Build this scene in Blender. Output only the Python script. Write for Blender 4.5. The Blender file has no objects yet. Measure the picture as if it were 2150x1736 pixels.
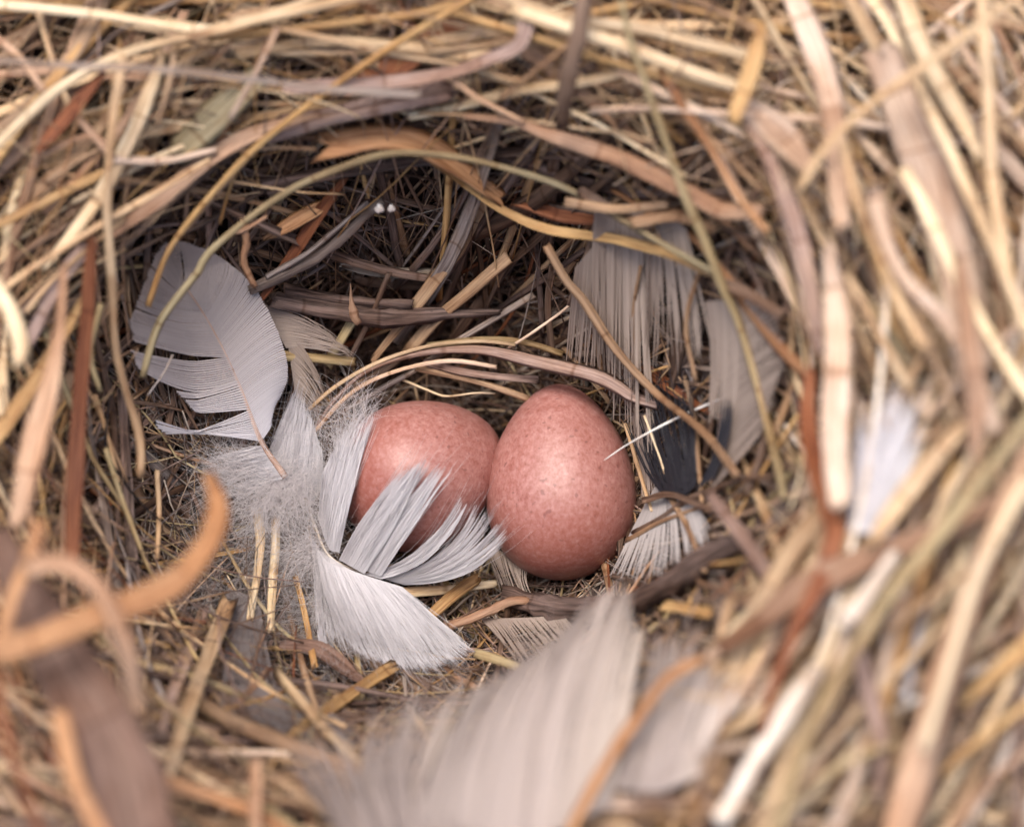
import bpy, math, random
import numpy as np
from mathutils import Vector

rng = np.random.default_rng(11)
random.seed(11)
C = bpy.context.scene.collection
SC = bpy.context.scene
R = math.radians

# ------------------------------------------------------------------ camera, world, sun
# one unit = one centimetre; z = 0 is the height of the egg centres
DIST, TILT, WIDE = 40.0, R(12), 9.6
cd = bpy.data.cameras.new('camera')
cam = bpy.data.objects.new('camera', cd)
C.objects.link(cam)
cam.location = (0, -DIST * math.sin(TILT), DIST * math.cos(TILT))
cam.rotation_euler = (TILT, 0, 0)
cd.sensor_width = 36
cd.lens = 36 * DIST / WIDE
cd.clip_start, cd.clip_end = 1, 500
cd.dof.use_dof = True
cd.dof.focus_distance = DIST - 0.45
APERTURE = 1.3                       # lens opening in cm
cd.dof.aperture_fstop = (cd.lens / 1000) / APERTURE
cd.dof.aperture_blades = 7
SC.camera = cam

w = bpy.data.worlds.new('World')
SC.world = w
w.use_nodes = True
wn = w.node_tree
sky = wn.nodes.new('ShaderNodeTexSky')
sky.sky_type = 'NISHITA'
sky.sun_disc = False
SUN_EL, SUN_ROT = R(70), R(335)
sky.sun_elevation, sky.sun_rotation = SUN_EL, SUN_ROT
sky.air_density, sky.dust_density, sky.ozone_density = 1.0, 6.0, 0.3
bg = wn.nodes['Background']
bg.inputs['Strength'].default_value = 0.145
wn.links.new(sky.outputs[0], bg.inputs[0])

sl = bpy.data.lights.new('sun', 'SUN')
sl.energy = 1.0
sl.angle = R(28)
sl.color = (1.0, 0.955, 0.93)
sun = bpy.data.objects.new('sun', sl)
C.objects.link(sun)
sd = Vector((math.sin(SUN_ROT) * math.cos(SUN_EL), math.cos(SUN_ROT) * math.cos(SUN_EL), math.sin(SUN_EL)))
sun.rotation_euler = sd.to_track_quat('Z', 'Y').to_euler()
SC.view_settings.view_transform = 'Standard'
SC.view_settings.look = 'None'
SC.view_settings.exposure = 0.86
SC.cycles.use_denoising = True
SC.cycles.max_bounces = 6
SC.cycles.transparent_max_bounces = 12

# ------------------------------------------------------------------ places
S_PX = WIDE / 2150.0                  # the photograph is measured in a 2150 x 1736 view of it
CT, ST = math.cos(TILT), math.sin(TILT)
CAM = np.array([0, -DIST * ST, DIST * CT])
CX, CY, AX, AY = -0.85, -0.75, 3.8, 3.3          # the cup of the nest


def h(x, y):
    """height of the nest's woven surface"""
    x = np.asarray(x, float); y = np.asarray(y, float)
    dx, dy = (x - CX) / AX, (y - CY) / AY
    r = np.sqrt(dx * dx + dy * dy) + 1e-9
    co, si = dx / r, dy / r
    rim = 2.75 + 0.75 * co - 0.25 * si - 0.4 * co * si
    t = np.clip((r - 0.36) / 0.74, 0, 1)
    s = t * t * (3 - 2 * t)
    z = -0.15 + (rim + 0.15) * s
    ex, ey = (x + 0.18) / 1.45, (y + 0.62) / 0.95
    z = z - 0.60 * np.exp(-(ex * ex + ey * ey) ** 1.6)
    bx, by = (x + 0.55) / 1.5, (y - 1.15) / 0.75
    z = z - 0.75 * np.exp(-(bx * bx + by * by) ** 1.3)
    lump = 0.10 * np.sin(1.7 * x + 0.6) * np.cos(2.1 * y + 1.0) + 0.06 * np.sin(4.1 * x - 2.2 * y)
    out = np.clip(r - 1.25, 0, 3)
    return z + lump * s - 0.5 * out * out


def pa(u, v, z):
    """the point at height z seen at (u, v) of the measured view"""
    a, b = (u - 1075) * S_PX / DIST, (868 - v) * S_PX / DIST
    d = np.array([a, b * CT + ST, b * ST - CT])
    k = (z - CAM[2]) / d[2]
    return CAM + d * k


def ps(u, v, d=0.0):
    """the point d above the woven surface"""
    z = 0.0
    for _ in range(14):
        p = pa(u, v, z)
        z = 0.5 * z + 0.5 * (float(h(p[0], p[1])) + d)
    return pa(u, v, z)


def spline(P, n):
    P = np.asarray(P, float)
    if len(P) == 2:
        t = np.linspace(0, 1, n)[:, None]
        return P[0] * (1 - t) + P[1] * t
    d = np.r_[0, np.cumsum(np.linalg.norm(np.diff(P, axis=0), axis=1) ** 0.7)]
    ext = np.vstack([2 * P[0] - P[1], P, 2 * P[-1] - P[-2]])
    q = np.linspace(0, d[-1], n)
    i = np.clip(np.searchsorted(d, q, side='right') - 1, 0, len(P) - 2)
    t = ((q - d[i]) / (d[i + 1] - d[i]))[:, None]
    p0, p1, p2, p3 = ext[i], ext[i + 1], ext[i + 2], ext[i + 3]
    return 0.5 * ((2 * p1) + (-p0 + p2) * t + (2 * p0 - 5 * p1 + 4 * p2 - p3) * t ** 2 + (-p0 + 3 * p1 - 3 * p2 + p3) * t ** 3)


# ------------------------------------------------------------------ materials
def nd(nt, kind, **kw):
    n = nt.nodes.new(kind)
    for k, v in kw.items():
        setattr(n, k, v)
    return n


def base_mat(name):
    m = bpy.data.materials.new(name)
    m.use_nodes = True
    nt = m.node_tree
    nt.nodes.clear()
    out = nd(nt, 'ShaderNodeOutputMaterial')
    return m, nt, out


def noise(nt, vec, scale3, scale=1.0, detail=3.0, rough=0.6):
    mp = nd(nt, 'ShaderNodeMapping')
    mp.inputs['Scale'].default_value = scale3
    nt.links.new(vec, mp.inputs['Vector'])
    n = nd(nt, 'ShaderNodeTexNoise')
    n.inputs['Scale'].default_value = scale
    n.inputs['Detail'].default_value = detail
    n.inputs['Roughness'].default_value = rough
    nt.links.new(mp.outputs[0], n.inputs['Vector'])
    return n.outputs['Fac']


def ramp(nt, fac, stops):
    r = nd(nt, 'ShaderNodeValToRGB')
    e = r.color_ramp.elements
    while len(e) < len(stops):
        e.new(0.5)
    for k, (p, c) in enumerate(stops):
        e[k].position = p
        e[k].color = (*c, 1) if len(c) == 3 else c
    nt.links.new(fac, r.inputs[0])
    return r.outputs[0]


def mix(nt, fac, a, b, mode='MIX'):
    m = nd(nt, 'ShaderNodeMix', data_type='RGBA', blend_type=mode)
    if isinstance(fac, float):
        m.inputs[0].default_value = fac
    else:
        nt.links.new(fac, m.inputs[0])
    for s, v in ((6, a), (7, b)):
        if isinstance(v, tuple):
            m.inputs[s].default_value = (*v, 1)
        else:
            nt.links.new(v, m.inputs[s])
    return m.outputs[2]


def shade(nt, out, col, rough, trans, bump=None, bdist=0.01, spec=0.35, bstr=0.6):
    p = nd(nt, 'ShaderNodeBsdfPrincipled')
    nt.links.new(col, p.inputs['Base Color'])
    p.inputs['Roughness'].default_value = rough
    p.inputs['Specular IOR Level'].default_value = spec
    if bump is not None:
        b = nd(nt, 'ShaderNodeBump')
        b.inputs['Distance'].default_value = bdist
        b.inputs['Strength'].default_value = bstr
        nt.links.new(bump, b.inputs['Height'])
        nt.links.new(b.outputs[0], p.inputs['Normal'])
    sh = p.outputs[0]
    if trans > 0:
        t = nd(nt, 'ShaderNodeBsdfTranslucent')
        nt.links.new(col, t.inputs[0])
        mx = nd(nt, 'ShaderNodeMixShader')
        mx.inputs[0].default_value = trans
        nt.links.new(sh, mx.inputs[1])
        nt.links.new(t.outputs[0], mx.inputs[2])
        sh = mx.outputs[0]
    nt.links.new(sh, out.inputs[0])
    return p


MATS, MIDX = {}, {}


def strand_mat(name, lo, hi, stain=(0.12, 0.07, 0.045), rough=0.55, trans=0.12, speck=0.35, streak=38):
    m, nt, out = base_mat(name)
    uv = nd(nt, 'ShaderNodeUVMap').outputs[0]
    f_streak = noise(nt, uv, (streak, 1.2, 1), 1.0, 4, 0.65)
    f_fine = noise(nt, uv, (streak * 3, 5, 1), 1.0, 2, 0.6)
    f_blot = noise(nt, uv, (2.5, 0.75, 1), 1.0, 5, 0.65)
    f_tone = noise(nt, uv, (0.31, 0.03, 1), 1.0, 0, 0.5)
    c1 = ramp(nt, f_streak, [(0.28, tuple(v * 0.45 for v in lo)), (0.40, lo), (0.62, hi)])
    c2 = ramp(nt, f_blot, [(0.33, (0.40, 0.30, 0.24)), (0.43, (0.80, 0.68, 0.58)), (0.56, (1, 1, 1)), (0.75, (1.12, 1.05, 0.92))])
    f_band = noise(nt, uv, (0.004, 0.9, 1), 1.0, 0, 0.5)
    cb = ramp(nt, f_band, [(0.0, (1, 1, 1)), (0.488, (1, 1, 1)), (0.497, (0.62, 0.52, 0.45)), (0.503, (0.75, 0.66, 0.58)), (0.51, (1.06, 1.04, 1.0)), (1, (1, 1, 1))])
    c1 = mix(nt, 1.0, c1, cb, 'MULTIPLY')
    c3 = ramp(nt, f_tone, [(0.3, (0.68, 0.64, 0.62)), (0.5, (0.98, 0.97, 0.97)), (0.7, (1.15, 1.13, 1.08))])
    col = mix(nt, 0.85, c1, c2, 'MULTIPLY')
    col = mix(nt, 1.0, col, c3, 'MULTIPLY')
    f_sp = noise(nt, uv, (38, 14, 1), 1.0, 2, 0.6)
    sp = ramp(nt, f_sp, [(0.66, (0, 0, 0)), (0.74, (speck,) * 3)])
    col = mix(nt, sp, col, stain)
    shade(nt, out, col, rough, trans, f_streak, 0.02, 0.28, 0.9)
    MATS[name] = m
    MIDX[name] = len(MIDX)
    return m


strand_mat('cream', (0.66, 0.50, 0.31), (0.90, 0.77, 0.55), rough=0.42, speck=0.12)
strand_mat('white_straw', (0.76, 0.69, 0.60), (0.93, 0.89, 0.82), rough=0.5, speck=0.05)
strand_mat('pale', (0.48, 0.33, 0.20), (0.74, 0.57, 0.37), rough=0.42, speck=0.2)
strand_mat('khaki', (0.34, 0.26, 0.14), (0.56, 0.46, 0.27), rough=0.45, speck=0.3)
strand_mat('gold', (0.40, 0.235, 0.10), (0.64, 0.43, 0.20), rough=0.45, speck=0.2)
strand_mat('tan', (0.29, 0.185, 0.115), (0.50, 0.35, 0.225))
strand_mat('pinktan', (0.38, 0.235, 0.155), (0.58, 0.395, 0.275), speck=0.2)
strand_mat('blush', (0.58, 0.43, 0.33), (0.82, 0.67, 0.54), speck=0.15)
strand_mat('orange', (0.33, 0.165, 0.08), (0.55, 0.315, 0.165), speck=0.2)
strand_mat('rust', (0.19, 0.065, 0.03), (0.35, 0.14, 0.065), speck=0.2)
strand_mat('brown', (0.095, 0.062, 0.048), (0.23, 0.155, 0.115))
strand_mat('ash', (0.27, 0.235, 0.205), (0.52, 0.465, 0.41), speck=0.4)
strand_mat('mauve', (0.24, 0.16, 0.135), (0.45, 0.33, 0.285), speck=0.2)
strand_mat('grey', (0.16, 0.13, 0.12), (0.38, 0.33, 0.31), speck=0.5)
strand_mat('bark', (0.06, 0.04, 0.034), (0.24, 0.175, 0.155), stain=(0.03, 0.02, 0.018), speck=0.8, rough=0.75, trans=0, streak=30)
strand_mat('olive', (0.21, 0.17, 0.10), (0.36, 0.31, 0.20))
strand_mat('film', (0.50, 0.44, 0.40), (0.70, 0.64, 0.60), trans=0.4, speck=0.05)
strand_mat('leaf_brown', (0.15, 0.088, 0.063), (0.28, 0.175, 0.135), speck=0.25, streak=25)
strand_mat('gap_shade', (0.02, 0.012, 0.01), (0.05, 0.03, 0.022), trans=0, rough=0.9)  # near-black: shade in the gaps between strands, put into the colour
strand_mat('black_hair', (0.012, 0.01, 0.012), (0.03, 0.025, 0.03), trans=0, speck=0)
strand_mat('white_hair', (0.85, 0.85, 0.86), (0.95, 0.95, 0.95), trans=0.1, speck=0, rough=0.3)


def feather_mat(name, stops, trans=0.35, lines=0.25):
    """uv.x runs along a barb (0 quill .. 1 tip), uv.y along the quill"""
    m, nt, out = base_mat(name)
    uv = nd(nt, 'ShaderNodeUVMap').outputs[0]
    sep = nd(nt, 'ShaderNodeSeparateXYZ')
    nt.links.new(uv, sep.inputs[0])
    c = ramp(nt, sep.outputs[1], stops)
    f = noise(nt, uv, (4, 160, 1), 1.0, 2, 0.5)
    c2 = ramp(nt, f, [(0.3, (1 - lines,) * 3), (0.65, (1, 1, 1))])
    col = mix(nt, 1.0, c, c2, 'MULTIPLY')
    shade(nt, out, col, 0.55, trans, None, spec=0.25)
    MATS[name] = m
    MIDX[name] = len(MIDX)


W1, W2 = (0.86, 0.84, 0.86), (0.80, 0.76, 0.75)
feather_mat('feather_white', [(0, (0.70, 0.67, 0.69)), (1, (0.79, 0.775, 0.80))], 0.3, 0.10)
feather_mat('feather_grey', [(0.0, (0.64, 0.62, 0.66)), (0.45, (0.52, 0.465, 0.46)), (1, (0.32, 0.265, 0.245))], 0.2, 0.2)
feather_mat('feather_taupe', [(0, (0.40, 0.315, 0.265)), (1, (0.54, 0.44, 0.375))], 0.3, 0.3)
feather_mat('feather_beige', [(0, (0.46, 0.385, 0.35)), (0.6, (0.57, 0.48, 0.435)), (1, (0.72, 0.62, 0.54))], 0.35, 0.2)
feather_mat('down', [(0, (0.80, 0.75, 0.75)), (1, (0.88, 0.84, 0.84))], 0.4, 0.0)
feather_mat('fluff_grey', [(0, (0.42, 0.38, 0.37)), (1, (0.50, 0.46, 0.45))], 0.4, 0.0)
feather_mat('feather_dusk', [(0, (0.34, 0.275, 0.25)), (1, (0.42, 0.35, 0.32))], 0.3, 0.2)
feather_mat('feather_pale', [(0, (0.50, 0.45, 0.43)), (1, (0.62, 0.57, 0.55))], 0.3, 0.25)
feather_mat('feather_smoke', [(0, (0.22, 0.185, 0.175)), (1, (0.28, 0.24, 0.23))], 0.3, 0.3)
feather_mat('feather_black', [(0, (0.02, 0.02, 0.026)), (1, (0.03, 0.028, 0.034))], 0.1, 0.3)
strand_mat('quill', (0.60, 0.44, 0.38), (0.80, 0.66, 0.58), speck=0.1, rough=0.35, trans=0.1)
fm = MATS['film'].node_tree
_o = [q for q in fm.nodes if q.type == 'OUTPUT_MATERIAL'][0]
_src = _o.inputs[0].links[0].from_socket
_t = fm.nodes.new('ShaderNodeBsdfTransparent'); _x = fm.nodes.new('ShaderNodeMixShader'); _x.inputs[0].default_value = 0.45
fm.links.new(_src, _x.inputs[1]); fm.links.new(_t.outputs[0], _x.inputs[2]); fm.links.new(_x.outputs[0], _o.inputs[0])
for _nm, _fac in (('feather_white', 0.16), ('down', 0.1)):
    fm = MATS[_nm].node_tree
    _o = [q for q in fm.nodes if q.type == 'OUTPUT_MATERIAL'][0]
    _src = _o.inputs[0].links[0].from_socket
    _t = fm.nodes.new('ShaderNodeBsdfTransparent'); _x = fm.nodes.new('ShaderNodeMixShader'); _x.inputs[0].default_value = _fac
    fm.links.new(_src, _x.inputs[1]); fm.links.new(_t.outputs[0], _x.inputs[2]); fm.links.new(_x.outputs[0], _o.inputs[0])
MLIST = list(MATS.values())


def egg_mat(name, seed):
    m, nt, out = base_mat(name)
    tc = nd(nt, 'ShaderNodeTexCoord').outputs['Object']
    mp = nd(nt, 'ShaderNodeMapping')
    mp.inputs['Location'].default_value = (seed, seed * 2, 0)
    nt.links.new(tc, mp.inputs[0])
    v = mp.outputs[0]
    a = noise(nt, v, (1, 1, 1), 19, 5, 0.75)
    b = noise(nt, v, (1, 1, 1), 6.5, 5, 0.65)
    c = noise(nt, v, (1, 1, 0.6), 34, 3, 0.7)
    d = noise(nt, v, (1, 1, 1), 20, 0, 0.5)
    col = ramp(nt, a, [(0.32, (0.30, 0.115, 0.09)), (0.5, (0.375, 0.172, 0.148)), (0.68, (0.445, 0.235, 0.21))])
    col = mix(nt, 0.65, col, ramp(nt, b, [(0.38, (0.86, 0.74, 0.71)), (0.50, (0.98, 0.96, 0.96)), (0.64, (1.06, 1.08, 1.08))]), 'MULTIPLY')
    col = mix(nt, 0.75, col, ramp(nt, c, [(0.34, (0.80, 0.62, 0.58)), (0.5, (1, 1, 1)), (0.7, (1.1, 1.12, 1.12))]), 'MULTIPLY')
    col = mix(nt, ramp(nt, d, [(0.74, (0, 0, 0)), (0.79, (0.55,) * 3)]), col, (0.15, 0.05, 0.045))
    # the blunt end (-z) carries more pigment, and some shading is painted in with it
    sep = nd(nt, 'ShaderNodeSeparateXYZ')
    nt.links.new(tc, sep.inputs[0])
    mr = nd(nt, 'ShaderNodeMapRange')
    mr.inputs['From Min'].default_value = -0.15
    mr.inputs['From Max'].default_value = -0.75
    nt.links.new(sep.outputs[2], mr.inputs[0])
    pig_shade = nd(nt, 'ShaderNodeMath', operation='MULTIPLY')
    nt.links.new(mr.outputs[0], pig_shade.inputs[0])
    nt.links.new(ramp(nt, a, [(0.35, (0.75,) * 3), (0.65, (0.3,) * 3)]), pig_shade.inputs[1])
    col = mix(nt, pig_shade.outputs[0], col, (0.28, 0.075, 0.05))
    p = shade(nt, out, col, 0.5, 0, c, 0.008, 0.4, 0.25)
    p.inputs['Subsurface Weight'].default_value = 0.12
    p.inputs['Subsurface Radius'].default_value = (0.12, 0.05, 0.04)
    p.inputs['Coat Weight'].default_value = 0.5
    p.inputs['Coat Roughness'].default_value = 0.42
    return m


# ------------------------------------------------------------------ mesh collector
class MB:
    def __init__(s):
        s.V, s.F, s.M, s.U, s.n = [], [], [], [], 0

    def grid(s, G, mat, us, vs, closed=True):
        """G: (n, m, 3) rings along the strand; us: m+1 (closed) or m; vs: n"""
        n, m = G.shape[:2]
        idx = np.arange(n * m).reshape(n, m) + s.n
        if closed:
            a, b = idx[:-1], np.roll(idx, -1, 1)[:-1]
            c, d = np.roll(idx, -1, 1)[1:], idx[1:]
            k = m
        else:
            a, b, c, d = idx[:-1, :-1], idx[:-1, 1:], idx[1:, 1:], idx[1:, :-1]
            k = m - 1
        f = np.stack([a, b, c, d], -1).reshape(-1, 4)
        u0 = np.broadcast_to(us[:k], (n - 1, k)); u1 = np.broadcast_to(us[1:k + 1], (n - 1, k))
        v0 = np.broadcast_to(vs[:-1, None], (n - 1, k)); v1 = np.broadcast_to(vs[1:, None], (n - 1, k))
        uv = np.stack([np.stack([u0, v0], -1), np.stack([u1, v0], -1), np.stack([u1, v1], -1), np.stack([u0, v1], -1)], 2)
        s.V.append(G.reshape(-1, 3)); s.F.append(f); s.U.append(uv.reshape(-1, 2))
        s.M.append(np.full(len(f), MIDX[mat])); s.n += n * m

    def build(s, name, parent=None, label=None, kind=None, origin=None):
        V = np.concatenate(s.V); F = np.concatenate(s.F); U = np.concatenate(s.U); M = np.concatenate(s.M)
        if origin is None:
            origin = V.mean(0) if parent is None else np.zeros(3)
        V = V - origin
        me = bpy.data.meshes.new(name)
        me.vertices.add(len(V)); me.vertices.foreach_set('co', V.astype('f').ravel())
        me.loops.add(F.size); me.loops.foreach_set('vertex_index', F.astype('i').ravel())
        me.polygons.add(len(F))
        me.polygons.foreach_set('loop_start', np.arange(0, F.size, 4, dtype='i'))
        used = sorted(set(M.tolist()))
        for k in used:
            me.materials.append(MLIST[k])
        remap = np.zeros(len(MLIST), 'i')
        for i, k in enumerate(used):
            remap[k] = i
        me.polygons.foreach_set('material_index', remap[M])
        me.polygons.foreach_set('use_smooth', np.ones(len(F), bool))
        uvl = me.uv_layers.new(name='UVMap')
        uvl.data.foreach_set('uv', U.astype('f').ravel())
        me.update(calc_edges=True)
        me.validate()
        o = bpy.data.objects.new(name, me)
        C.objects.link(o)
        o.location = origin
        if parent is not None:
            o.parent = parent
            o.location = Vector(origin) - parent.location
        if label: o['label'] = label
        if kind: o['kind'] = kind
        return o


def frames(P, roll):
    T = np.gradient(P, axis=0)
    T /= np.linalg.norm(T, axis=1)[:, None] + 1e-12
    up = np.array([0, 0, 1.0])
    S = np.cross(T, up)
    l = np.linalg.norm(S, axis=1)[:, None]
    S = np.where(l > 0.15, S / (l + 1e-9), np.array([[1.0, 0, 0]]))
    S = S - T * (S * T).sum(1)[:, None]
    S /= np.linalg.norm(S, axis=1)[:, None] + 1e-12
    N = np.cross(S, T)
    c, s_ = np.cos(roll)[:, None], np.sin(roll)[:, None]
    return T, S * c + N * s_, N * c - S * s_


def strand(mb, P, wid, mat, typ='stem', taper='cut', roll=0.0, twist=0.0, curl=0.25, rag=0.0, m=8):
    """sweep a stem, blade or twig along P"""
    n = len(P)
    t = np.linspace(0, 1, n)
    L = np.r_[0, np.cumsum(np.linalg.norm(np.diff(P, axis=0), axis=1))]
    if taper == 'cut':
        W = 1 - 0.15 * t
    elif taper == 'tip':
        W = np.clip(1 - t, 0, 1) ** 0.55 * 0.95 + 0.03
    elif taper == 'both':
        W = np.sin(np.pi * np.clip(t * 0.94 + 0.03, 0, 1)) ** 0.45
    elif taper == 'hair':
        W = 1 - 0.8 * t
    else:
        W = np.interp(t, np.linspace(0, 1, len(taper)), taper)
    ph = rng.uniform(0, 6.28, 3)
    W = W * (1 + 0.07 * np.sin(L * 3.1 + ph[0]) + 0.04 * np.sin(L * 7.7 + ph[1]))
    T, S, N = frames(P, roll + twist * (t - 0.5) + 0.12 * np.sin(L * 1.3 + ph[2]))
    if typ == 'blade':
        k = m // 2 + 1
        xs = np.linspace(-1, 1, k)
        top = np.stack([xs, curl * (xs ** 2) * 1.0 + 0.075 * (1 - xs ** 4) + 0.02 * np.cos(xs * 9)], 1)
        bot = np.stack([xs[::-1][1:-1], curl * (xs[::-1][1:-1] ** 2) - 0.05], 1)
        ring = np.vstack([top, bot])
    else:
        a = np.arange(m) / m * 2 * np.pi
        rr = 1 + (0.10 * np.cos(3 * a + ph[0]) if typ == 'twig' else 0.03 * np.cos(5 * a))
        flat = 0.5 if typ == 'flat' else (0.85 if typ == 'twig' else rng.uniform(0.45, 0.9))
        ring = np.stack([np.cos(a) * rr, np.sin(a) * rr * flat], 1)
    mm = len(ring)
    hw = (wid / 2) * W
    sc = hw[:, None, None] * np.ones((n, mm, 1))
    if typ in ('twig', 'blade'):
        amp = 0.13 if typ == 'twig' else 0.05
        sc = sc * (1 + amp * rng.standard_normal((n, mm, 1)) * (1 if typ == 'twig' else 0.5))
    G = P[:, None] + sc * (ring[None, :, 0:1] * S[:, None] + ring[None, :, 1:2] * N[:, None])
    if rag > 0:
        for e, sgn in ((0, -1), (-1, 1)):
            G[e] += T[e] * (rng.uniform(-0.3, 1, (mm, 1)) * rag * wid * sgn)
    fib = 1 + 0.13 * rng.standard_normal((1, mm, 1)) + 0.05 * np.sin(L[:, None, None] * rng.uniform(1, 4, (1, mm, 1)) + rng.uniform(0, 6, (1, mm, 1)))
    G = P[:, None] + (G - P[:, None]) * np.clip(fib, 0.6, 1.4)
    # close the ends
    G = np.concatenate([(G[0].mean(0) + (G[0] - G[0].mean(0)) * 0.05)[None], G, (G[-1].mean(0) + (G[-1] - G[-1].mean(0)) * 0.05)[None]])
    Lv = np.r_[L[0] - 0.01, L, L[-1] + 0.01]
    per = wid * (2.0 if typ == 'blade' else 3.0)
    o1, o2 = rng.uniform(0, 300), rng.uniform(0, 300)
    mb.grid(G, mat, o1 + np.linspace(0, per, mm + 1), o2 + Lv)


def hair(mb, P, r, mat, m=3, uv0=None):
    n = len(P)
    T, S, N = frames(P, np.zeros(n))
    a = np.arange(m) / m * 2 * np.pi
    W = (r * (1 - 0.7 * np.linspace(0, 1, n)))[:, None, None]
    G = P[:, None] + W * (np.cos(a)[None, :, None] * S[:, None] + np.sin(a)[None, :, None] * N[:, None])
    if uv0 is None:
        o = rng.uniform(0, 300)
        mb.grid(G, mat, o + np.linspace(0, r * 4, m + 1), np.linspace(0, 1, n) + o)
    else:
        mb.grid(G, mat, np.linspace(0, 1, m + 1), np.full(n, uv0))


def tri(l, n):
    return spline(l, n)


def barbs(mb, base, mid, tip, n, wid, mat, seg=9, jit=0.02, clump=0.0, nclump=8, short=0.08, s0=0.0, s1=1.0, lift=0.0, tipw=0.25, wave=0.0, clear=0.24, cover=0.95, ridge=0.7):
    """a run of feather barbs from the curve base over mid to tip (3-D control points); each barb is a thin ridged strip"""
    fine = mat == 'feather_white' and wid < 0.034
    if fine:
        n, jit, wave, tipw = int(n * 2.3), jit * 0.55, max(wave, 0.006), 0.12
    s = np.linspace(0, 1, n)
    ss = s.copy()
    if clump > 0:
        edges = np.sort(rng.uniform(0, 1, nclump - 1))
        edges = np.r_[0, edges, 1]
        ci = np.clip(np.searchsorted(edges, s, side='right') - 1, 0, nclump - 1)
        cen = (edges[ci] + edges[ci + 1]) / 2
        ss = s + (cen - s) * clump
    def samp(curve, q):
        fine = spline(curve, 200)
        i = np.clip(q, 0, 1) * 199
        i0 = np.floor(i).astype(int); i1 = np.minimum(i0 + 1, 199); f = (i - i0)[:, None]
        return fine[i0] * (1 - f) + fine[i1] * f
    B = samp(base, s); M_ = samp(mid, s + (ss - s) * 0.12); T_ = samp(tip, ss)
    J = rng.standard_normal((n, 3)) * jit
    if fine:
        J = J * 0.5 + rng.standard_normal((n, 3)) * jit * 0.5
    J = (J + np.roll(J, 1, 0) + np.roll(J, -1, 0)) / 1.7 * 0.7 + rng.standard_normal((n, 3)) * jit * 0.35
    T_ = T_ + J; M_ = M_ + J * 0.3
    t = np.linspace(0, 1, seg)[None, :, None]
    end = (1 - np.abs(rng.standard_normal(n)) * short)[:, None, None]
    t = t * end
    P = (1 - t) ** 2 * B[:, None] + 2 * t * (1 - t) * M_[:, None] + t ** 2 * T_[:, None]
    P[:, :, 2] += lift * np.sin(np.pi * t[:, :, 0])
    if wave > 0:
        ph = rng.uniform(0, 6.28, (n, 1)); am = wave * t[:, :, 0] ** 1.5
        P[:, :, 0] += am * np.sin(9 * t[:, :, 0] + ph); P[:, :, 1] += am * np.cos(7 * t[:, :, 0] + ph * 1.3)
    P[:, :, 2] = np.maximum(P[:, :, 2], h(P[:, :, 0], P[:, :, 1]) + clear)
    D = np.gradient(P, axis=0)
    gap = np.linalg.norm(D, axis=2)
    gap = np.minimum(gap, np.median(gap, axis=0)[None] * 1.5)
    if fine or mat in ('feather_beige', 'feather_dusk'):
        for i in rng.choice(n, int(n * 0.3)):
            Q = P[i].copy()
            tt = np.linspace(0, 1, seg)[:, None]
            Q = Q + rng.standard_normal(3) * np.array([1, 1, .5]) * 0.07 * tt ** 1.5 + (Q[-1] - Q[-3]) * tt ** 4 * rng.uniform(0, 0.8)
            Q[:, 2] += 0.03 * tt[:, 0]
            hair(mb, Q, 0.0026 if fine else 0.005, mat, 3, s0 + (s1 - s0) * s[i])
    if fine: ridge = 0.35
    for i in range(n):
        Q = P[i]
        T, S, N = frames(Q, np.zeros(seg))
        Sd = D[i] - T * (D[i] * T).sum(1)[:, None]
        l = np.linalg.norm(Sd, axis=1)[:, None]
        Sd = np.where(l > 1e-5, Sd / (l + 1e-9), S)
        Nn = np.cross(Sd, T)
        Nn = np.where(Nn[:, 2:3] < 0, -Nn, Nn)
        tt = np.linspace(0, 1, seg)
        hw = np.minimum(wid, np.maximum(gap[i] * cover, 0.004)) / 2 * (1 - (1 - tipw) * tt ** (3 if fine else 2)) * rng.uniform(0.9, 1.08)
        hw = hw[:, None]
        G = np.stack([Q - Sd * hw - Nn * hw * 0.3, Q + Nn * hw * ridge, Q + Sd * hw - Nn * hw * 0.3], 1)
        sv = s0 + (s1 - s0) * s[i]
        mb.grid(G, mat, np.array([0, 0.5, 1.0]), np.full(seg, sv) , closed=False)


def down(mb, cen, n, length, mat, r=0.0022, dirv=None, spread=1.0, curly=1.0, cr=0.1):
    """loose curly down hairs"""
    for _ in range(n):
        p = np.array(cen) + rng.standard_normal(3) * cr * np.array([1, 1, 0.4])
        d = rng.standard_normal(3) * spread
        if dirv is not None: d = d + np.array(dirv)
        d[2] *= 0.4
        d /= np.linalg.norm(d) + 1e-9
        L = length * rng.uniform(0.4, 1.2)
        k = 9
        P = [p]
        cur = rng.standard_normal(3) * curly * 0.35
        for j in range(k):
            cur = cur + rng.standard_normal(3) * 0.12 * curly
            d = d + np.cross(cur, d)
            d[2] -= 0.02
            d /= np.linalg.norm(d)
            P.append(P[-1] + d * L / k)
        hair(mb, np.array(P), r, mat, 3, 0.8)


def tag(o, label, cat, group=None, kind=None):
    o['label'] = label; o['category'] = cat
    if group: o['group'] = group
    if kind: o['kind'] = kind
    return o


def empty(name, loc):
    o = bpy.data.objects.new(name, None)
    o.empty_display_size = 0.3
    C.objects.link(o)
    o.location = loc
    return o


PX = S_PX

# ------------------------------------------------------------------ the nest: one thing, its strands are parts
nest = tag(empty('bird_nest', (CX, CY, -1.2)), 'cup shaped bird nest woven from dry straw, grass blades and bark', 'nest')

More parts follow.
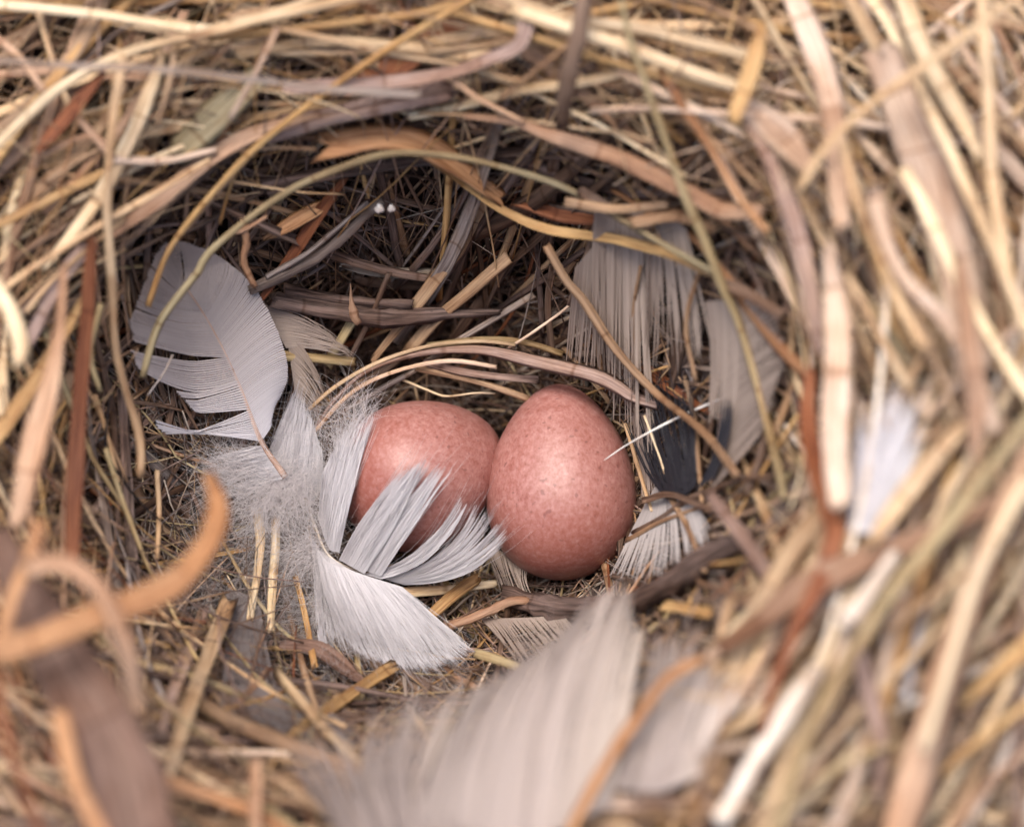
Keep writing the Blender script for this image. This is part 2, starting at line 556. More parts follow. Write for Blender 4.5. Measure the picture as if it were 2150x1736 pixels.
# the packed lining under the strands, its near-black colour painting the gaps' shade
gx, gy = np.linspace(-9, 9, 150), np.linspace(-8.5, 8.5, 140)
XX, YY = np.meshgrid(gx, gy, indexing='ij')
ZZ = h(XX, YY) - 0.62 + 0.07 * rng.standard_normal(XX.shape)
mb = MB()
mb.grid(np.stack([XX, YY, ZZ], -1), 'gap_shade', YY[0], XX[:, 0], closed=False)
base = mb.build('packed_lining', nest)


def walk(x, y, ang, L, dz, step=0.16, follow=0.25, wob=0.10, lift=0.0, dens=0.0):
    """a strand laid along the woven surface, bending round the cup"""
    n = max(5, int(L / step) + 1)
    P = np.zeros((n, 3))
    phi0 = math.atan2((y - CY) / AY, (x - CX) / AX)
    tang0 = phi0 + math.pi / 2
    off = ang - tang0
    a = ang
    k = rng.normal(0, 0.012)
    for i in range(n):
        P[i, :2] = (x, y)
        phi = math.atan2((y - CY) / AY, (x - CX) / AX)
        want = phi + math.pi / 2 + off
        da = (want - a + math.pi) % (2 * math.pi) - math.pi
        a += da * follow + k + rng.normal(0, wob) * 0.22
        if rng.random() < 0.035: a += rng.normal(0, 0.35)
        x += math.cos(a) * step; y += math.sin(a) * step
    z = h(P[:, 0], P[:, 1])
    # stiff strands bridge hollows: smooth their heights
    for _ in range(6):
        zz = z.copy(); zz[1:-1] = (z[:-2] + 2 * z[1:-1] + z[2:]) / 4; z = np.maximum(zz, z - 0.05)
    t = np.linspace(-1, 1, n)
    P[:, 2] = z + dz + lift * t + 0.05 * np.sin(t * 4 + rng.uniform(0, 6))
    return P


def pick(table):
    k = [a for a, _ in table]; p = np.array([b for _, b in table], float)
    return k[rng.choice(len(k), p=p / p.sum())]


COL = {
    'right': [('cream', 4), ('pale', 4.5), ('blush', 3), ('gold', 1.8), ('white_straw', 1.2), ('tan', 1.8), ('mauve', 0.8), ('pinktan', 1.2), ('brown', 0.6)],
    'top': [('pale', 3.2), ('cream', 2.2), ('tan', 2.4), ('pinktan', 1.6), ('gold', 2.2), ('brown', 1.4), ('mauve', 0.8), ('grey', 0.5), ('rust', 0.5)],
    'left': [('tan', 3), ('pale', 2.8), ('pinktan', 1.8), ('khaki', 1.2), ('gold', 2.2), ('brown', 1.2), ('mauve', 0.7), ('orange', 0.4), ('cream', 1)],
    'bottom': [('tan', 2.8), ('pinktan', 1.6), ('mauve', 1.2), ('orange', 0.6), ('brown', 1.8), ('pale', 2.2), ('khaki', 0.8), ('gold', 1), ('rust', 0.3), ('blush', 0.8)],
    'deep': [('brown', 4), ('tan', 1.6), ('mauve', 0.9), ('bark', 2), ('pinktan', 0.8), ('pale', 0.6), ('rust', 0.3)],  # mostly brown and bark: the buried layers' shade put into their colours
    'cup': [('brown', 4.5), ('tan', 1.6), ('grey', 1.0), ('bark', 3), ('mauve', 0.8), ('khaki', 0.6), ('gold', 0.4), ('pinktan', 0.5), ('rust', 0.3)],  # dark mix: shade inside the cup painted into the strand colours
    'back': [('brown', 6), ('bark', 3), ('tan', 1.6), ('grey', 1.0), ('ash', .6), ('rust', 0.4)],  # darkest mix: shade of the hollow back wall painted into the strands
    'floor': [('khaki', 1.3), ('ash', 5), ('grey', 2.6), ('tan', 1.4), ('pale', 1.0), ('mauve', 1.4), ('brown', 2.4), ('bark', 1.2), ('cream', 0.5), ('gold', 0.5)],
}


def rho(x, y):
    return math.hypot((x - CX) / AX, (y - CY) / AY)


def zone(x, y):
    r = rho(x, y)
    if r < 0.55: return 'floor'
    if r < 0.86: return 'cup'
    a = math.degrees(math.atan2((y - CY) / AY, (x - CX) / AX)) % 360
    if a < 48 or a > 315: return 'right'
    if a < 132: return 'top'
    if a < 205: return 'left'
    return 'bottom'


stuff = MB()


def screen(P):
    d = P - CAM
    dep = d[:, 1] * ST - d[:, 2] * CT
    return 1075 + d[:, 0] / dep * DIST / S_PX, 868 - (d[:, 1] * CT + d[:, 2] * ST) / dep * DIST / S_PX


def in_view_box(P, boxes):
    u, v = screen(P)
    return any(((u > a) & (v > b) & (u < c) & (v < d)).any() for a, b, c, d in boxes)


KEEP = [(290, 520, 660, 1100), (640, 830, 1350, 1420), (1190, 560, 1640, 1200)]


def lay(n, dzr, wr, Lr, jit, rlo, rhi, as_parts, types=(('stem', 0.6), ('blade', 0.4)), colz=None, follow=0.25, bounds=(-6.2, 6.2, -5.4, 5.2), liftr=0.15, lo_thin=False):
    made = 0
    while made < n:
        x, y = rng.uniform(bounds[0], bounds[1]), rng.uniform(bounds[2], bounds[3])
        r = rho(x, y)
        if not (rlo < r < rhi): continue
        z_ = zone(x, y)
        a = math.atan2((y - CY) / AY, (x - CX) / AX) + math.pi / 2 + rng.normal(0, jit)
        if rng.random() < 0.5: a += math.pi
        L = rng.uniform(*Lr)
        x0, y0 = x - math.cos(a) * L / 2, y - math.sin(a) * L / 2
        P = walk(x0, y0, a, L, rng.uniform(*dzr), step=max(0.07, L / 22), follow=follow / 4, lift=rng.normal(0, liftr))
        if (P[:, 2] - h(P[:, 0], P[:, 1])).max() > (0.0 if as_parts else 0.16) and in_view_box(P, KEEP): continue
        if wr[1] < 5 and lo_thin and y > 0.2 and r < 1.0 and rng.random() < 0.75: continue
        ty = pick(types)
        wd = rng.uniform(*wr) ** 1.0 * PX * (1.0 if ty == 'stem' else 1.7)
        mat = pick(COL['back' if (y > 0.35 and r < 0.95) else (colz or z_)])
        mbx = MB() if as_parts else stuff
        strand(mbx, P, wd, mat, ty, taper=('cut' if ty == 'stem' else pick([('both', 1), ('tip', 1), ('cut', 1)])),
               roll=rng.normal(0, 0.35), twist=rng.normal(0, 0.9), curl=rng.uniform(-0.3, 0.6), rag=rng.choice([0.3, 1.0, 1.8]), m=6 if not as_parts else 8)
        if as_parts:
            mbx.build('straw' if ty == 'stem' else 'grass_blade', nest)
        made += 1


# deep layers (stuff), then the strands one can pick apart (parts)
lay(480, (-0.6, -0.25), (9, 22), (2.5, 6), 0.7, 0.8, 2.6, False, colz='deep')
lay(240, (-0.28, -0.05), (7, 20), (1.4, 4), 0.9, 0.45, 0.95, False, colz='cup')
lay(500, (-0.25, 0.25), (3.5, 15), (2.2, 6), 0.6, 0.88, 2.4, False)
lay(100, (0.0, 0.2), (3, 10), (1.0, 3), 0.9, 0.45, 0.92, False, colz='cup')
lay(160, (0.05, 0.5), (10, 25), (2.0, 6), 0.6, 0.9, 1.9, True, bounds=(-5.6, 5.6, -4.8, 4.6))
lay(50, (0.0, 0.22), (7, 17), (1.3, 3.5), 0.8, 0.5, 0.9, True)
# stiff stalks of the right rim, running down and outward at the top and back inward at the bottom
def lay_dir(n, box, deg, sd, wr, Lr, dzr, cols, blades=0.45):
    made = 0
    while made < n:
        x, y = rng.uniform(box[0], box[2]), rng.uniform(box[1], box[3])
        a = math.radians(rng.normal(deg, sd)); L = rng.uniform(*Lr)
        x0, y0 = x - math.cos(a) * L / 2, y - math.sin(a) * L / 2
        k = max(8, int(L / 0.2)); t = np.linspace(0, 1, k)
        bend = rng.normal(0, 0.12) * np.sin(np.pi * t)
        X = x0 + math.cos(a) * L * t - math.sin(a) * bend * L * 0.5
        Y = y0 + math.sin(a) * L * t + math.cos(a) * bend * L * 0.5
        Z = h(X, Y)
        for _ in range(8):
            z2 = Z.copy(); z2[1:-1] = (Z[:-2] + 2 * Z[1:-1] + Z[2:]) / 4; Z = np.maximum(z2, Z - 0.03)
        P = np.stack([X, Y, Z + rng.uniform(*dzr) + rng.normal(0, 0.15) * (t - .5)], 1)
        made += 1
        if in_view_box(P, KEEP): continue
        b_ = MB()
        bl = rng.random() < blades
        strand(b_, P, rng.uniform(*wr) * PX * (1.6 if bl else 1), pick(cols), 'blade' if bl else 'stem', 'both' if bl and rng.random() < .5 else 'cut',
               rng.normal(0, .3), rng.normal(0, .6), rng.uniform(-.3, .5), 0.4)
        b_.build('grass_blade' if bl else 'straw', nest)


lay_dir(36, (2.7, -0.8, 5.2, 4.2), -62, 13, (10, 28), (2.5, 6), (0.05, 0.5), [('cream', 4), ('pale', 4), ('blush', 3), ('gold', 1.5), ('white_straw', 1), ('tan', 1)])
lay_dir(34, (1.9, -4.2, 5.0, -1.2), 58, 16, (10, 30), (2.5, 5), (0.1, 0.8), [('cream', 4), ('pale', 3), ('blush', 3), ('gold', 1), ('white_straw', 1.2), ('tan', 1.2), ('mauve', .6)])
lay_dir(34, (-2.6, 0.4, 1.0, 1.9), 55, 32, (10, 26), (0.9, 2.6), (0.05, 0.5), [('brown', 4), ('tan', 2), ('bark', 2), ('grey', 1), ('ash', .6), ('rust', .4)], 0.75)
lay_dir(20, (-4.6, 2.8, 3.0, 4.1), -8, 14, (10, 26), (3, 6), (0.2, 0.8), [('cream', 3), ('pale', 3), ('gold', 2), ('tan', 2), ('mauve', .5)])
lay_dir(16, (-4.9, -0.5, -3.4, 3.0), 62, 24, (8, 22), (1.5, 4), (0.2, 0.6), [('pale', 3), ('gold', 2), ('tan', 2), ('cream', 1), ('pinktan', 1)])
# long fine grass pressed round the cup floor, and short bits between
lay(620, (-0.22, 0.05), (1.6, 5.5), (0.9, 3.2), 0.9, 0.0, 0.7, False, types=(('stem', 0.8), ('blade', 0.2)), colz='floor', liftr=0.06, follow=1.1)
lay(520, (-0.12, 0.12), (1.2, 4.5), (0.5, 2.0), 1.6, 0.0, 0.7, False, types=(('stem', 0.9), ('blade', 0.1)), colz='floor', liftr=0.12)
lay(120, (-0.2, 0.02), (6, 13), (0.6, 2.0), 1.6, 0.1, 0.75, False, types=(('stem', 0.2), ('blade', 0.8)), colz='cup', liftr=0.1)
# very thin fibres everywhere
lay(2700, (-0.05, 0.55), (0.9, 4.5), (0.6, 4.0), 1.0, 0.5, 2.0, False, types=(('stem', 1.0),), liftr=0.25, follow=0.8, lo_thin=True)


# ------------------------------------------------------------------ strands traced one by one
def trace(pts, width, mat, typ='stem', taper='cut', d=0.35, bridge=False, zabs=None, roll=0.0, twist=0.0, curl=0.2, rag=0.4,
          name=None, label=None, parent=nest, n=None, cat=None, m=10, amp=0.003, clear=0.26):
    uvp = spline([(a, b, 0) for a, b in pts], max(8, len(pts) * 4))[:, :2]
    if zabs is not None:
        zz = np.interp(np.linspace(0, 1, len(uvp)), np.linspace(0, 1, len(zabs)), zabs)
        P = np.array([pa(u, v, z) for (u, v), z in zip(uvp, zz)])
        if clear is not None:
            lo = np.array([ps(u, v, clear)[2] for u, v in uvp])
            P = np.array([pa(u, v, max(z, q)) for (u, v), z, q in zip(uvp, zz, lo)])
    else:
        ds = np.interp(np.linspace(0, 1, len(uvp)), np.linspace(0, 1, len(np.atleast_1d(d))), np.atleast_1d(d))
        P = np.array([ps(u, v, q) for (u, v), q in zip(uvp, ds)])
        if bridge:
            z = np.linspace(P[0, 2], P[-1, 2], len(P))
            z = np.maximum(z, P[:, 2])
            P = np.array([pa(u, v, q) for (u, v), q in zip(uvp, z)])
    zs = P[:, 2].copy()
    for _ in range(4 if zabs is None else 14):
        zs[1:-1] = (zs[:-2] + 2 * zs[1:-1] + zs[2:]) / 4
    P = np.array([pa(u, v, q) for (u, v), q in zip(uvp, zs)])
    nn = n or max(14, min(60, int(np.linalg.norm(np.diff(P, axis=0), axis=1).sum() / 0.10)))
    P = spline(P, nn)
    L = np.linspace(0, 1, nn)
    amp = amp * min(1.0, np.linalg.norm(P[-1] - P[0]) / 3.0)
    P[:, 0] += amp * np.sin(L * 17 + rng.uniform(0, 6)); P[:, 1] += amp * np.sin(L * 13 + rng.uniform(0, 6))
    b = MB()
    k = (DIST - zs.mean()) / DIST
    strand(b, P, width * PX * k, mat, typ, taper, roll, twist, curl, rag, m)
    nm = name or {'stem': 'straw', 'blade': 'grass_blade', 'flat': 'straw', 'twig': 'twig'}[typ]
    o = b.build(nm, parent, label)
    if parent is None:
        o['category'] = cat or 'grass blade'
    return o


T = trace
# upper rim
T([(-40, 8), (140, 24), (300, 45), (450, 68)], 24, 'cream', d=0.75, label='pale gold straw along the top left edge of the nest')
T([(-40, 340), (60, 240), (140, 175), (250, 118), (350, 88), (450, 68), (560, 38), (780, -12)], 25, 'cream', d=0.8, label='long cream straw bending over the upper left rim')
T([(440, 78), (600, 62), (760, 45), (900, 25), (1010, -15)], 20, 'gold', d=0.65)
T([(430, 64), (520, 40), (620, 12), (700, -20)], 18, 'cream', d=0.7)
T([(480, 36), (600, 20), (740, 8), (820, -15)], 20, 'tan', d=0.6)
T([(585, 60), (705, 85), (800, 110), (980, 140), (1090, 172)], 12, 'pale', d=0.7)
T([(1020, -20), (860, 75), (740, 155), (590, 265), (513, 333), (400, 461), (347, 540), (312, 640)], 17, 'gold', d=[0.9, 0.8, 0.7, 0.5], label='long golden straw slanting from the top rim down to the grey feather')
T([(262, 120), (236, 243), (229, 347), (228, 450), (232, 568), (243, 707), (265, 815), (292, 925), (296, 1000)], 21, 'pale', 'flat', d=[0.9, 1.0, 0.9], label='upright pale straw left of the grey feather', amp=0.01)
T([(-40, 126), (140, 138), (310, 146), (520, 166), (700, 190), (880, 200)], 22, 'film', 'blade', d=1.35, roll=0.2, label='thin grey translucent grass strip across the upper left')
T([(192, 505), (187, 600), (172, 800), (157, 985), (150, 1190)], 34, 'rust', 'blade', d=1.15, taper=[0.6, 0.9, 1, 1, 0.8], curl=0.3, label='rust orange grass blade standing upright on the left side')
T([(-10, 622), (60, 568), (160, 505), (240, 455), (350, 390), (440, 338)], 15, 'pale', d=0.85)
T([(55, 655), (108, 590), (210, 500), (260, 462)], 12, 'pale', d=0.75)
T([(230, 500), (350, 410), (450, 325), (560, 275), (730, 243)], 44, 'pinktan', 'blade', d=0.55, curl=0.2, taper='both')
T([(215, 155), (140, 245), (80, 315)], 34, 'rust', 'blade', d=0.7, taper='both')
T([(530, 170), (450, 245), (375, 320)], 80, 'olive', 'blade', d=0.35, curl=0.1, taper=[0.7, 1, 1, .9], label='broad olive grey leaf strip under the upper left rim')
T([(582, 62), (540, 150), (485, 248)], 14, 'blush', d=0.85)
T([(-20, 70), (40, 120), (95, 195)], 18, 'pinktan', d=0.75)
T([(235, 335), (345, 338), (450, 316)], 18, 'blush', d=0.6)
T([(500, 318), (580, 310), (662, 314)], 9, 'tan', d=0.6)
T([(80, 330), (190, 285), (240, 330)], 14, 'pinktan', d=0.6)
T([(145, 230), (200, 290), (240, 340)], 18, 'pinktan', d=0.6)
T([(100, 380), (170, 335), (235, 300), (330, 240)], 11, 'tan', d=0.5)
T([(365, 110), (355, 170), (330, 265)], 14, 'tan', d=0.6)
T([(300, 790), (322, 707), (347, 655), (416, 568), (434, 534), (520, 461), (624, 392), (740, 344), (810, 324), (880, 322), (982, 333), (1087, 360), (1190, 395), (1295, 455), (1364, 497), (1440, 540), (1500, 572)],
  15, 'olive', zabs=[1.4, 1.9, 2.2, 2.3, 2.2, 2.0, 1.7], clear=0.8, label='long arching olive grey grass stem round the back of the cup')
T([(500, 345), (478, 410), (462, 470)], 8, 'gold', d=0.5)
T([(470, 378), (620, 402), (720, 408)], 7, 'pale', d=0.45)
T([(1108, 20), (1092, 95), (1020, 128), (948, 152), (830, 172), (700, 180), (600, 185)], 38, 'mauve', 'blade', d=0.75, curl=0.3, label='pinkish grey grass blade with a bent end on the upper rim')
T([(740, 190), (820, 150), (900, 95), (980, 45)], 66, 'rust', 'blade', d=0.35, taper='both', label='flat rust brown leaf piece under the upper rim')
T([(560, 290), (680, 255), (780, 232), (870, 215), (940, 200)], 24, 'mauve', 'twig', d=0.65, name='twig')
T([(600, 262), (740, 235), (870, 190), (930, 188)], 50, 'mauve', 'blade', d=0.5, rag=1.0)
T([(1010, -30), (1120, 20), (1225, 45), (1360, 62), (1445, 85), (1600, 120)], 28, 'cream', d=0.75, label='thick cream straw across the top centre')
T([(1080, 24), (1190, 60), (1295, 93), (1445, 150), (1570, 190)], 28, 'cream', d=0.8, label='thick cream straw just below the topmost one')
T([(940, 25), (1086, 68), (1190, 102), (1295, 132), (1400, 163), (1600, 222)], 16, 'gold', d=0.65)
T([(900, 110), (1000, 98), (1120, 80), (1180, 68)], 14, 'pale', d=0.6)
T([(1232, -20), (1220, 50), (1204, 120), (1190, 190), (1180, 262)], 36, 'brown', 'twig', d=1.1, taper=[1, 1, .85], name='twig', label='upright dark brown twig across the upper rim', rag=0.1)
T([(1165, 330), (1158, 420), (1150, 520)], 26, 'brown', 'blade', d=0.2)
T([(1308, 2), (1318, 55), (1329, 104), (1364, 208), (1399, 295), (1445, 416), (1475, 490), (1514, 602), (1549, 672), (1594, 811), (1618, 915), (1646, 1047)], 19, 'khaki', 'flat',
  zabs=[4.0, 3.7, 3.2, 2.7, 2.3, 2.0], taper=[0.5, 0.8, 1, 1, 1, 0.8], label='long pale straw running from the top rim down past the right egg', amp=0.012)
T([(985, 245), (1075, 255), (1155, 284), (1295, 330), (1445, 405), (1514, 440), (1592, 443)], 44, 'pinktan', 'blade', d=0.35, zabs=[2.7, 2.7, 2.7, 2.75, 2.8], clear=0.6, curl=-0.25, taper=[0.25, .6, .9, 1, 1, .8], label='wide pinkish tan grass blade across the back of the cup')
T([(880, 238), (980, 240), (1086, 250), (1225, 270), (1310, 280), (1375, 300)], 9, 'pale', d=0.55)
T([(950, 168), (1010, 210), (1100, 255)], 11, 'pinktan', d=0.75)
T([(1050, 208), (1110, 160), (1190, 95)], 10, 'tan', d=0.7)
T([(710, 305), (790, 292), (870, 300), (950, 345), (1035, 405)], 52, 'orange', 'blade', zabs=[1.7, 1.6, 1.4], clear=0.6, rag=1.4, curl=0.3, taper=[1.1, 1, .9, .6], label='torn orange brown leaf strip at the back of the cup')
T([(900, 335), (982, 392), (1062, 444), (1156, 482), (1295, 503), (1400, 530), (1484, 568)], 24, 'gold', 'blade', zabs=[1.5, 1.5, 1.6, 1.8], clear=0.65, taper=[0.5, 0.7, 1.2, 1.1, 1.0, .8], label='tan splintered straw below the torn orange leaf')
T([(1105, 432), (1180, 450), (1262, 466)], 30, 'rust', 'blade', zabs=[1.5, 1.5], clear=0.5, taper='both', rag=1.2)
T([(757, 345), (765, 380), (775, 415)], 9, 'gold', zabs=[1.7, 1.5], taper=[.5, 1.1, 1.2, .3])
T([(1390, 150), (1430, 215), (1497, 319), (1550, 410), (1610, 485)], 20, 'orange', 'flat', d=0.65)
T([(1290, 400), (1370, 450), (1460, 500), (1530, 590), (1618, 700), (1698, 792)], 25, 'orange', 'flat', zabs=[1.6, 1.9, 2.2, 2.6], taper=[.4, .5, .7, 1, 1, 1], label='orange tan straw pointing at the rust blade on the right')
T([(1300, 150), (1400, 200), (1500, 250), (1560, 285)], 16, 'blush', d=0.55)
T([(1420, 240), (1500, 300), (1600, 400)], 12, 'tan', d=0.5)
# back wall of the cup
T([(1025, 415), (945, 545), (850, 672), (783, 756)], 30, 'tan', 'blade', zabs=[1.1, 0.4, 0.0], clear=0.4, curl=0.2, taper=[.8, 1, .9, .5], label='brown tan blade slanting down the back wall of the cup')
T([(1065, 540), (980, 615), (913, 672), (855, 738)], 28, 'tan', 'flat', zabs=[0.8, 0.4, 0.0], clear=0.36)
T([(735, 360), (665, 460), (610, 545), (540, 640)], 30, 'rust', 'blade', zabs=[1.6, 1.2, 0.9], taper='both')
T([(700, 420), (640, 455), (560, 500)], 30, 'orange', 'blade', zabs=[1.4, 1.3], taper='both')
T([(525, 608), (600, 572), (680, 528), (745, 470), (800, 425)], 20, 'grey', 'twig', zabs=[1.05, 1.05, 1.3], taper=[.8, 1, 1.1, .9], name='twig', label='weathered grey twig behind the grey feather', m=10)
T([(560, 580), (640, 535), (720, 470), (770, 425)], 12, 'grey', 'twig', zabs=[1.1, 1.3], name='twig')
T([(575, 632), (700, 655), (800, 668), (930, 660), (1045, 655)], 40, 'bark', 'twig', zabs=[0.5, 0.35, 0.3], clear=0.3, name='twig', taper=[.9, 1, 1, .7, .4], label='flaky dark grey twig lying across the cup behind the eggs', m=12)
T([(600, 610), (720, 630), (860, 640)], 22, 'bark', 'twig', zabs=[0.45, 0.4], name='twig')
T([(1118, 620), (1034, 672), (948, 724), (870, 778), (809, 811), (720, 862), (655, 900)], 13, 'grey', 'flat', zabs=[0.35, 0.15, 0.15, 0.1], label='thin grey straw crossing behind the left egg')
T([(652, 912), (705, 838), (770, 780), (880, 742), (1000, 733), (1120, 757), (1260, 792), (1330, 832), (1378, 848)], 28, 'mauve', 'blade', zabs=[0.15, 0.35, 0.4, 0.75, 0.9], curl=-0.3, clear=0.34,
  taper=[.25, .3, .4, .6, 1.1, 1.2, 1.15, .9], rag=0.6, label='purplish brown bark strip arching behind both eggs', name='bark_strip')
T([(650, 860), (705, 811), (790, 762), (895, 728), (1000, 716), (1080, 724)], 9, 'pale', zabs=[0.2, 0.4, 0.4])
T([(660, 905), (740, 822), (830, 780), (940, 757), (1040, 770)], 10, 'blush', zabs=[0.15, 0.35, 0.35])
T([(876, 772), (960, 790), (1040, 812), (1112, 838)], 17, 'tan', 'flat', zabs=[0.25, 0.2])
T([(890, 760), (1000, 785), (1125, 797)], 20, 'mauve', 'blade', zabs=[0.25, 0.3])
T([(840, 795), (900, 820), (938, 832), (1000, 825), (1040, 826)], 5, 'cream', zabs=[0.1, 0.1])
T([(900, 725), (1020, 712), (1100, 718), (1180, 742)], 14, 'khaki', 'flat', zabs=[0.3, 0.3])
T([(1150, 520), (1190, 590), (1225, 630), (1295, 735), (1381, 828), (1479, 908), (1549, 998)], 18, 'tan', 'flat', zabs=[1.5, 1.25, 1.1, 1.1, 1.2], clear=0.5, amp=0, label='golden straw slanting down behind the right egg across the dark feather')
T([(1160, 560), (1150, 640), (1160, 740)], 24, 'brown', 'blade', zabs=[0.7, 0.1])
T([(1240, 590), (1250, 680), (1265, 800)], 14, 'tan', zabs=[0.9, 0.4])
T([(1215, 570), (1205, 630), (1130, 690), (1055, 738)], 6, 'blush', zabs=[0.8, 0.5, 0.3])
T([(760, 640), (730, 690), (700, 740), (690, 765)], 22, 'khaki', 'blade', zabs=[0.4, 0.1])
T([(560, 745), (640, 750), (740, 760)], 22, 'khaki', 'flat', zabs=[0.45, 0.15])
T([(815, 575), (780, 660), (730, 760)], 14, 'brown', zabs=[0.6, 0.1])
T([(512, 470), (518, 510), (512, 550), (535, 600)], 14, 'pinktan', 'twig', zabs=[1.7, 1.3], name='twig', rag=1.0)
T([(490, 490), (515, 482), (560, 455)], 9, 'pinktan', 'twig', zabs=[1.7, 1.7], name='twig')
T([(736, 598), (737, 630), (743, 665), (752, 678)], 13, 'pinktan', 'twig', zabs=[0.8, 0.6], name='bud', taper=[.15, .5, 1.6, 1.2], label='small orange brown bud on the dark twig')
T([(1330, 1118), (1400, 1082), (1445, 1047), (1550, 1008), (1620, 1000)], 14, 'brown', 'flat', zabs=[0.35, 0.7, 1.2])
T([(1316, 1135), (1400, 1090), (1490, 1060)], 10, 'tan', zabs=[0.3, 0.7])
T([(1313, 890), (1345, 1000), (1368, 1072)], 8, 'pale', 'flat', zabs=[0.5, 0.4])
T([(1353, 873), (1385, 960), (1414, 1052)], 4, 'cream', zabs=[0.9, 0.8])
T([(1440, 800), (1460, 900), (1475, 1060)], 9, 'tan', zabs=[1.3, 1.2])
# right rim
T([(1600, 50), (1578, 140), (1540, 246)], 52, 'gold', 'blade', d=1.1, taper=[.35, .9, 1, .7], curl=0.15, label='short golden brown blade stub at the upper right')
T([(1655, -20), (1705, 100), (1745, 240), (1752, 330), (1765, 470)], 62, 'blush', 'blade', d=0.9, curl=0.3, taper=[.9, 1, .9, .7], label='broad pink grass blade hanging over the upper right rim')
T([(1770, -20), (1820, 60), (1870, 150)], 30, 'cream', d=0.85)
T([(1820, -20), (1870, 60), (1912, 150)], 24, 'cream', d=0.85)
T([(1895, -20), (1947, 121), (2000, 210), (2060, 330)], 48, 'cream', 'blade', d=1.1, curl=-0.3, taper=[1, 1, 1, .6], label='bright cream blade near the top right corner')
T([(1850, 125), (1890, 220), (1930, 320), (1970, 450), (2010, 600), (2040, 780)], 100, 'blush', 'blade', d=0.95, curl=0.25, taper=[.8, 1, 1, .9, .7], label='widest pale pink blade lying along the right rim')
T([(1925, 175), (2000, 330), (2069, 485), (2120, 602), (2180, 740)], 27, 'cream', d=1.3, label='yellow cream straw on top of the widest pink blade')
T([(2145, -10), (2040, 68), (1930, 146), (1757, 284), (1675, 405)], 20, 'pale', zabs=[5.0, 4.8, 4.5, 4.1], label='thin beige straw crossing above the upper right blades')
T([(2062, -20), (2076, 208), (2086, 380), (2121, 602), (2150, 700)], 32, 'pale', d=1.2)
T([(1566, 260), (1600, 310), (1635, 380), (1670, 480), (1698, 602), (1718, 730)], 42, 'mauve', 'blade', d=0.95, taper=[.15, .7, 1, 1, .8, .4], curl=0.35, label='pointed mauve grey blade inside the right rim')
T([(1560, 215), (1640, 280), (1705, 360)], 80, 'blush', 'blade', d=0.7, taper='both', curl=0.3)
T([(1738, 520), (1750, 620), (1757, 741), (1750, 915), (1762, 1060)], 58, 'blush', 'blade', d=1.0, curl=0.3, taper=[.5, 1, 1, 1, .8], label='upright pale blade beside the rust red blade')
T([(1770, 300), (1800, 420), (1850, 540), (1890, 640), (1940, 730)], 22, 'pale', d=1.0)
T([(1830, 400), (1890, 568), (2000, 690), (2060, 810), (2090, 900)], 34, 'blush', 'blade', d=1.1)
T([(1900, 360), (1960, 470), (2030, 620), (2140, 800), (2190, 860)], 26, 'cream', d=1.0)
T([(2015, 540), (2035, 690), (2052, 830), (2050, 960)], 46, 'pinktan', 'blade', d=1.15, taper='both')
T([(1780, 580), (1840, 690), (1908, 815)], 17, 'pale', d=0.9)
T([(1870, 560), (1940, 700), (1990, 830), (2010, 880)], 16, 'tan', d=0.9)
T([(1830, 640), (1880, 720), (1930, 800)], 20, 'olive', 'blade', d=0.5)
T([(1400, 1030), (1440, 1100), (1480, 1200)], 12, 'tan', zabs=[.7, .9])
T([(1350, 1052), (1410, 1040), (1500, 1075)], 16, 'brown', 'blade', zabs=[.6, 1.0], clear=0.4)
T([(1190, 425), (1290, 440), (1400, 430)], 20, 'tan', 'flat', zabs=[2.2, 2.4], clear=0.5)
T([(1220, 400), (1300, 450), (1370, 480)], 26, 'brown', 'blade', zabs=[2.2, 2.2], clear=0.5)
T([(1330, 470), (1420, 455), (1500, 480)], 30, 'tan', 'blade', zabs=[2.4, 2.4], clear=0.5)
T([(1500, 590), (1560, 610), (1640, 660)], 30, 'brown', 'blade', zabs=[2.5, 2.8], clear=0.5)
T([(1250, 470), (1230, 540), (1195, 640)], 12, 'brown', zabs=[1.8, 0.9], clear=0.4)
T([(1345, 560), (1330, 660), (1340, 760)], 9, 'tan', zabs=[1.6, 0.9], clear=0.42)
T([(1470, 560), (1440, 680), (1460, 800)], 12, 'tan', zabs=[1.9, 1.4], clear=0.45)
T([(2170, 930), (2110, 1080), (2070, 1180), (2025, 1307), (1970, 1480), (1925, 1620), (1885, 1770)], 78, 'pinktan', 'blade', zabs=[4.9, 4.9, 4.7, 4.6], clear=1.1, curl=-0.3, taper=[.6, .7, .8, 1, 1.1, 1.1], label='thickest tan stalk at the lower right')
T([(2160, 1010), (2060, 1200), (1995, 1400), (1940, 1570)], 26, 'cream', zabs=[5.2, 5.1, 5.0], clear=1.4)
T([(2180, 860), (2080, 985), (1965, 1134), (1861, 1260), (1757, 1425), (1690, 1560), (1630, 1760)], 28, 'khaki', 'flat', zabs=[5.1, 5.0, 4.9, 4.8, 4.7], clear=1.3, label='long khaki straw slanting across the lower right')
T([(1515, 1720), (1611, 1555), (1660, 1480), (1712, 1405)], 48, 'white_straw', 'blade', zabs=[4.3, 4.3], clear=1.0, curl=-0.2, taper=[.9, 1, 1, .8], label='white split straw at the lower right, shorter thicker one')
T([(1770, 1312), (1830, 1235), (1880, 1165)], 34, 'white_straw', 'blade', zabs=[4.3, 4.3], clear=1.0, curl=-0.2, label='short white straw piece near the lower right')
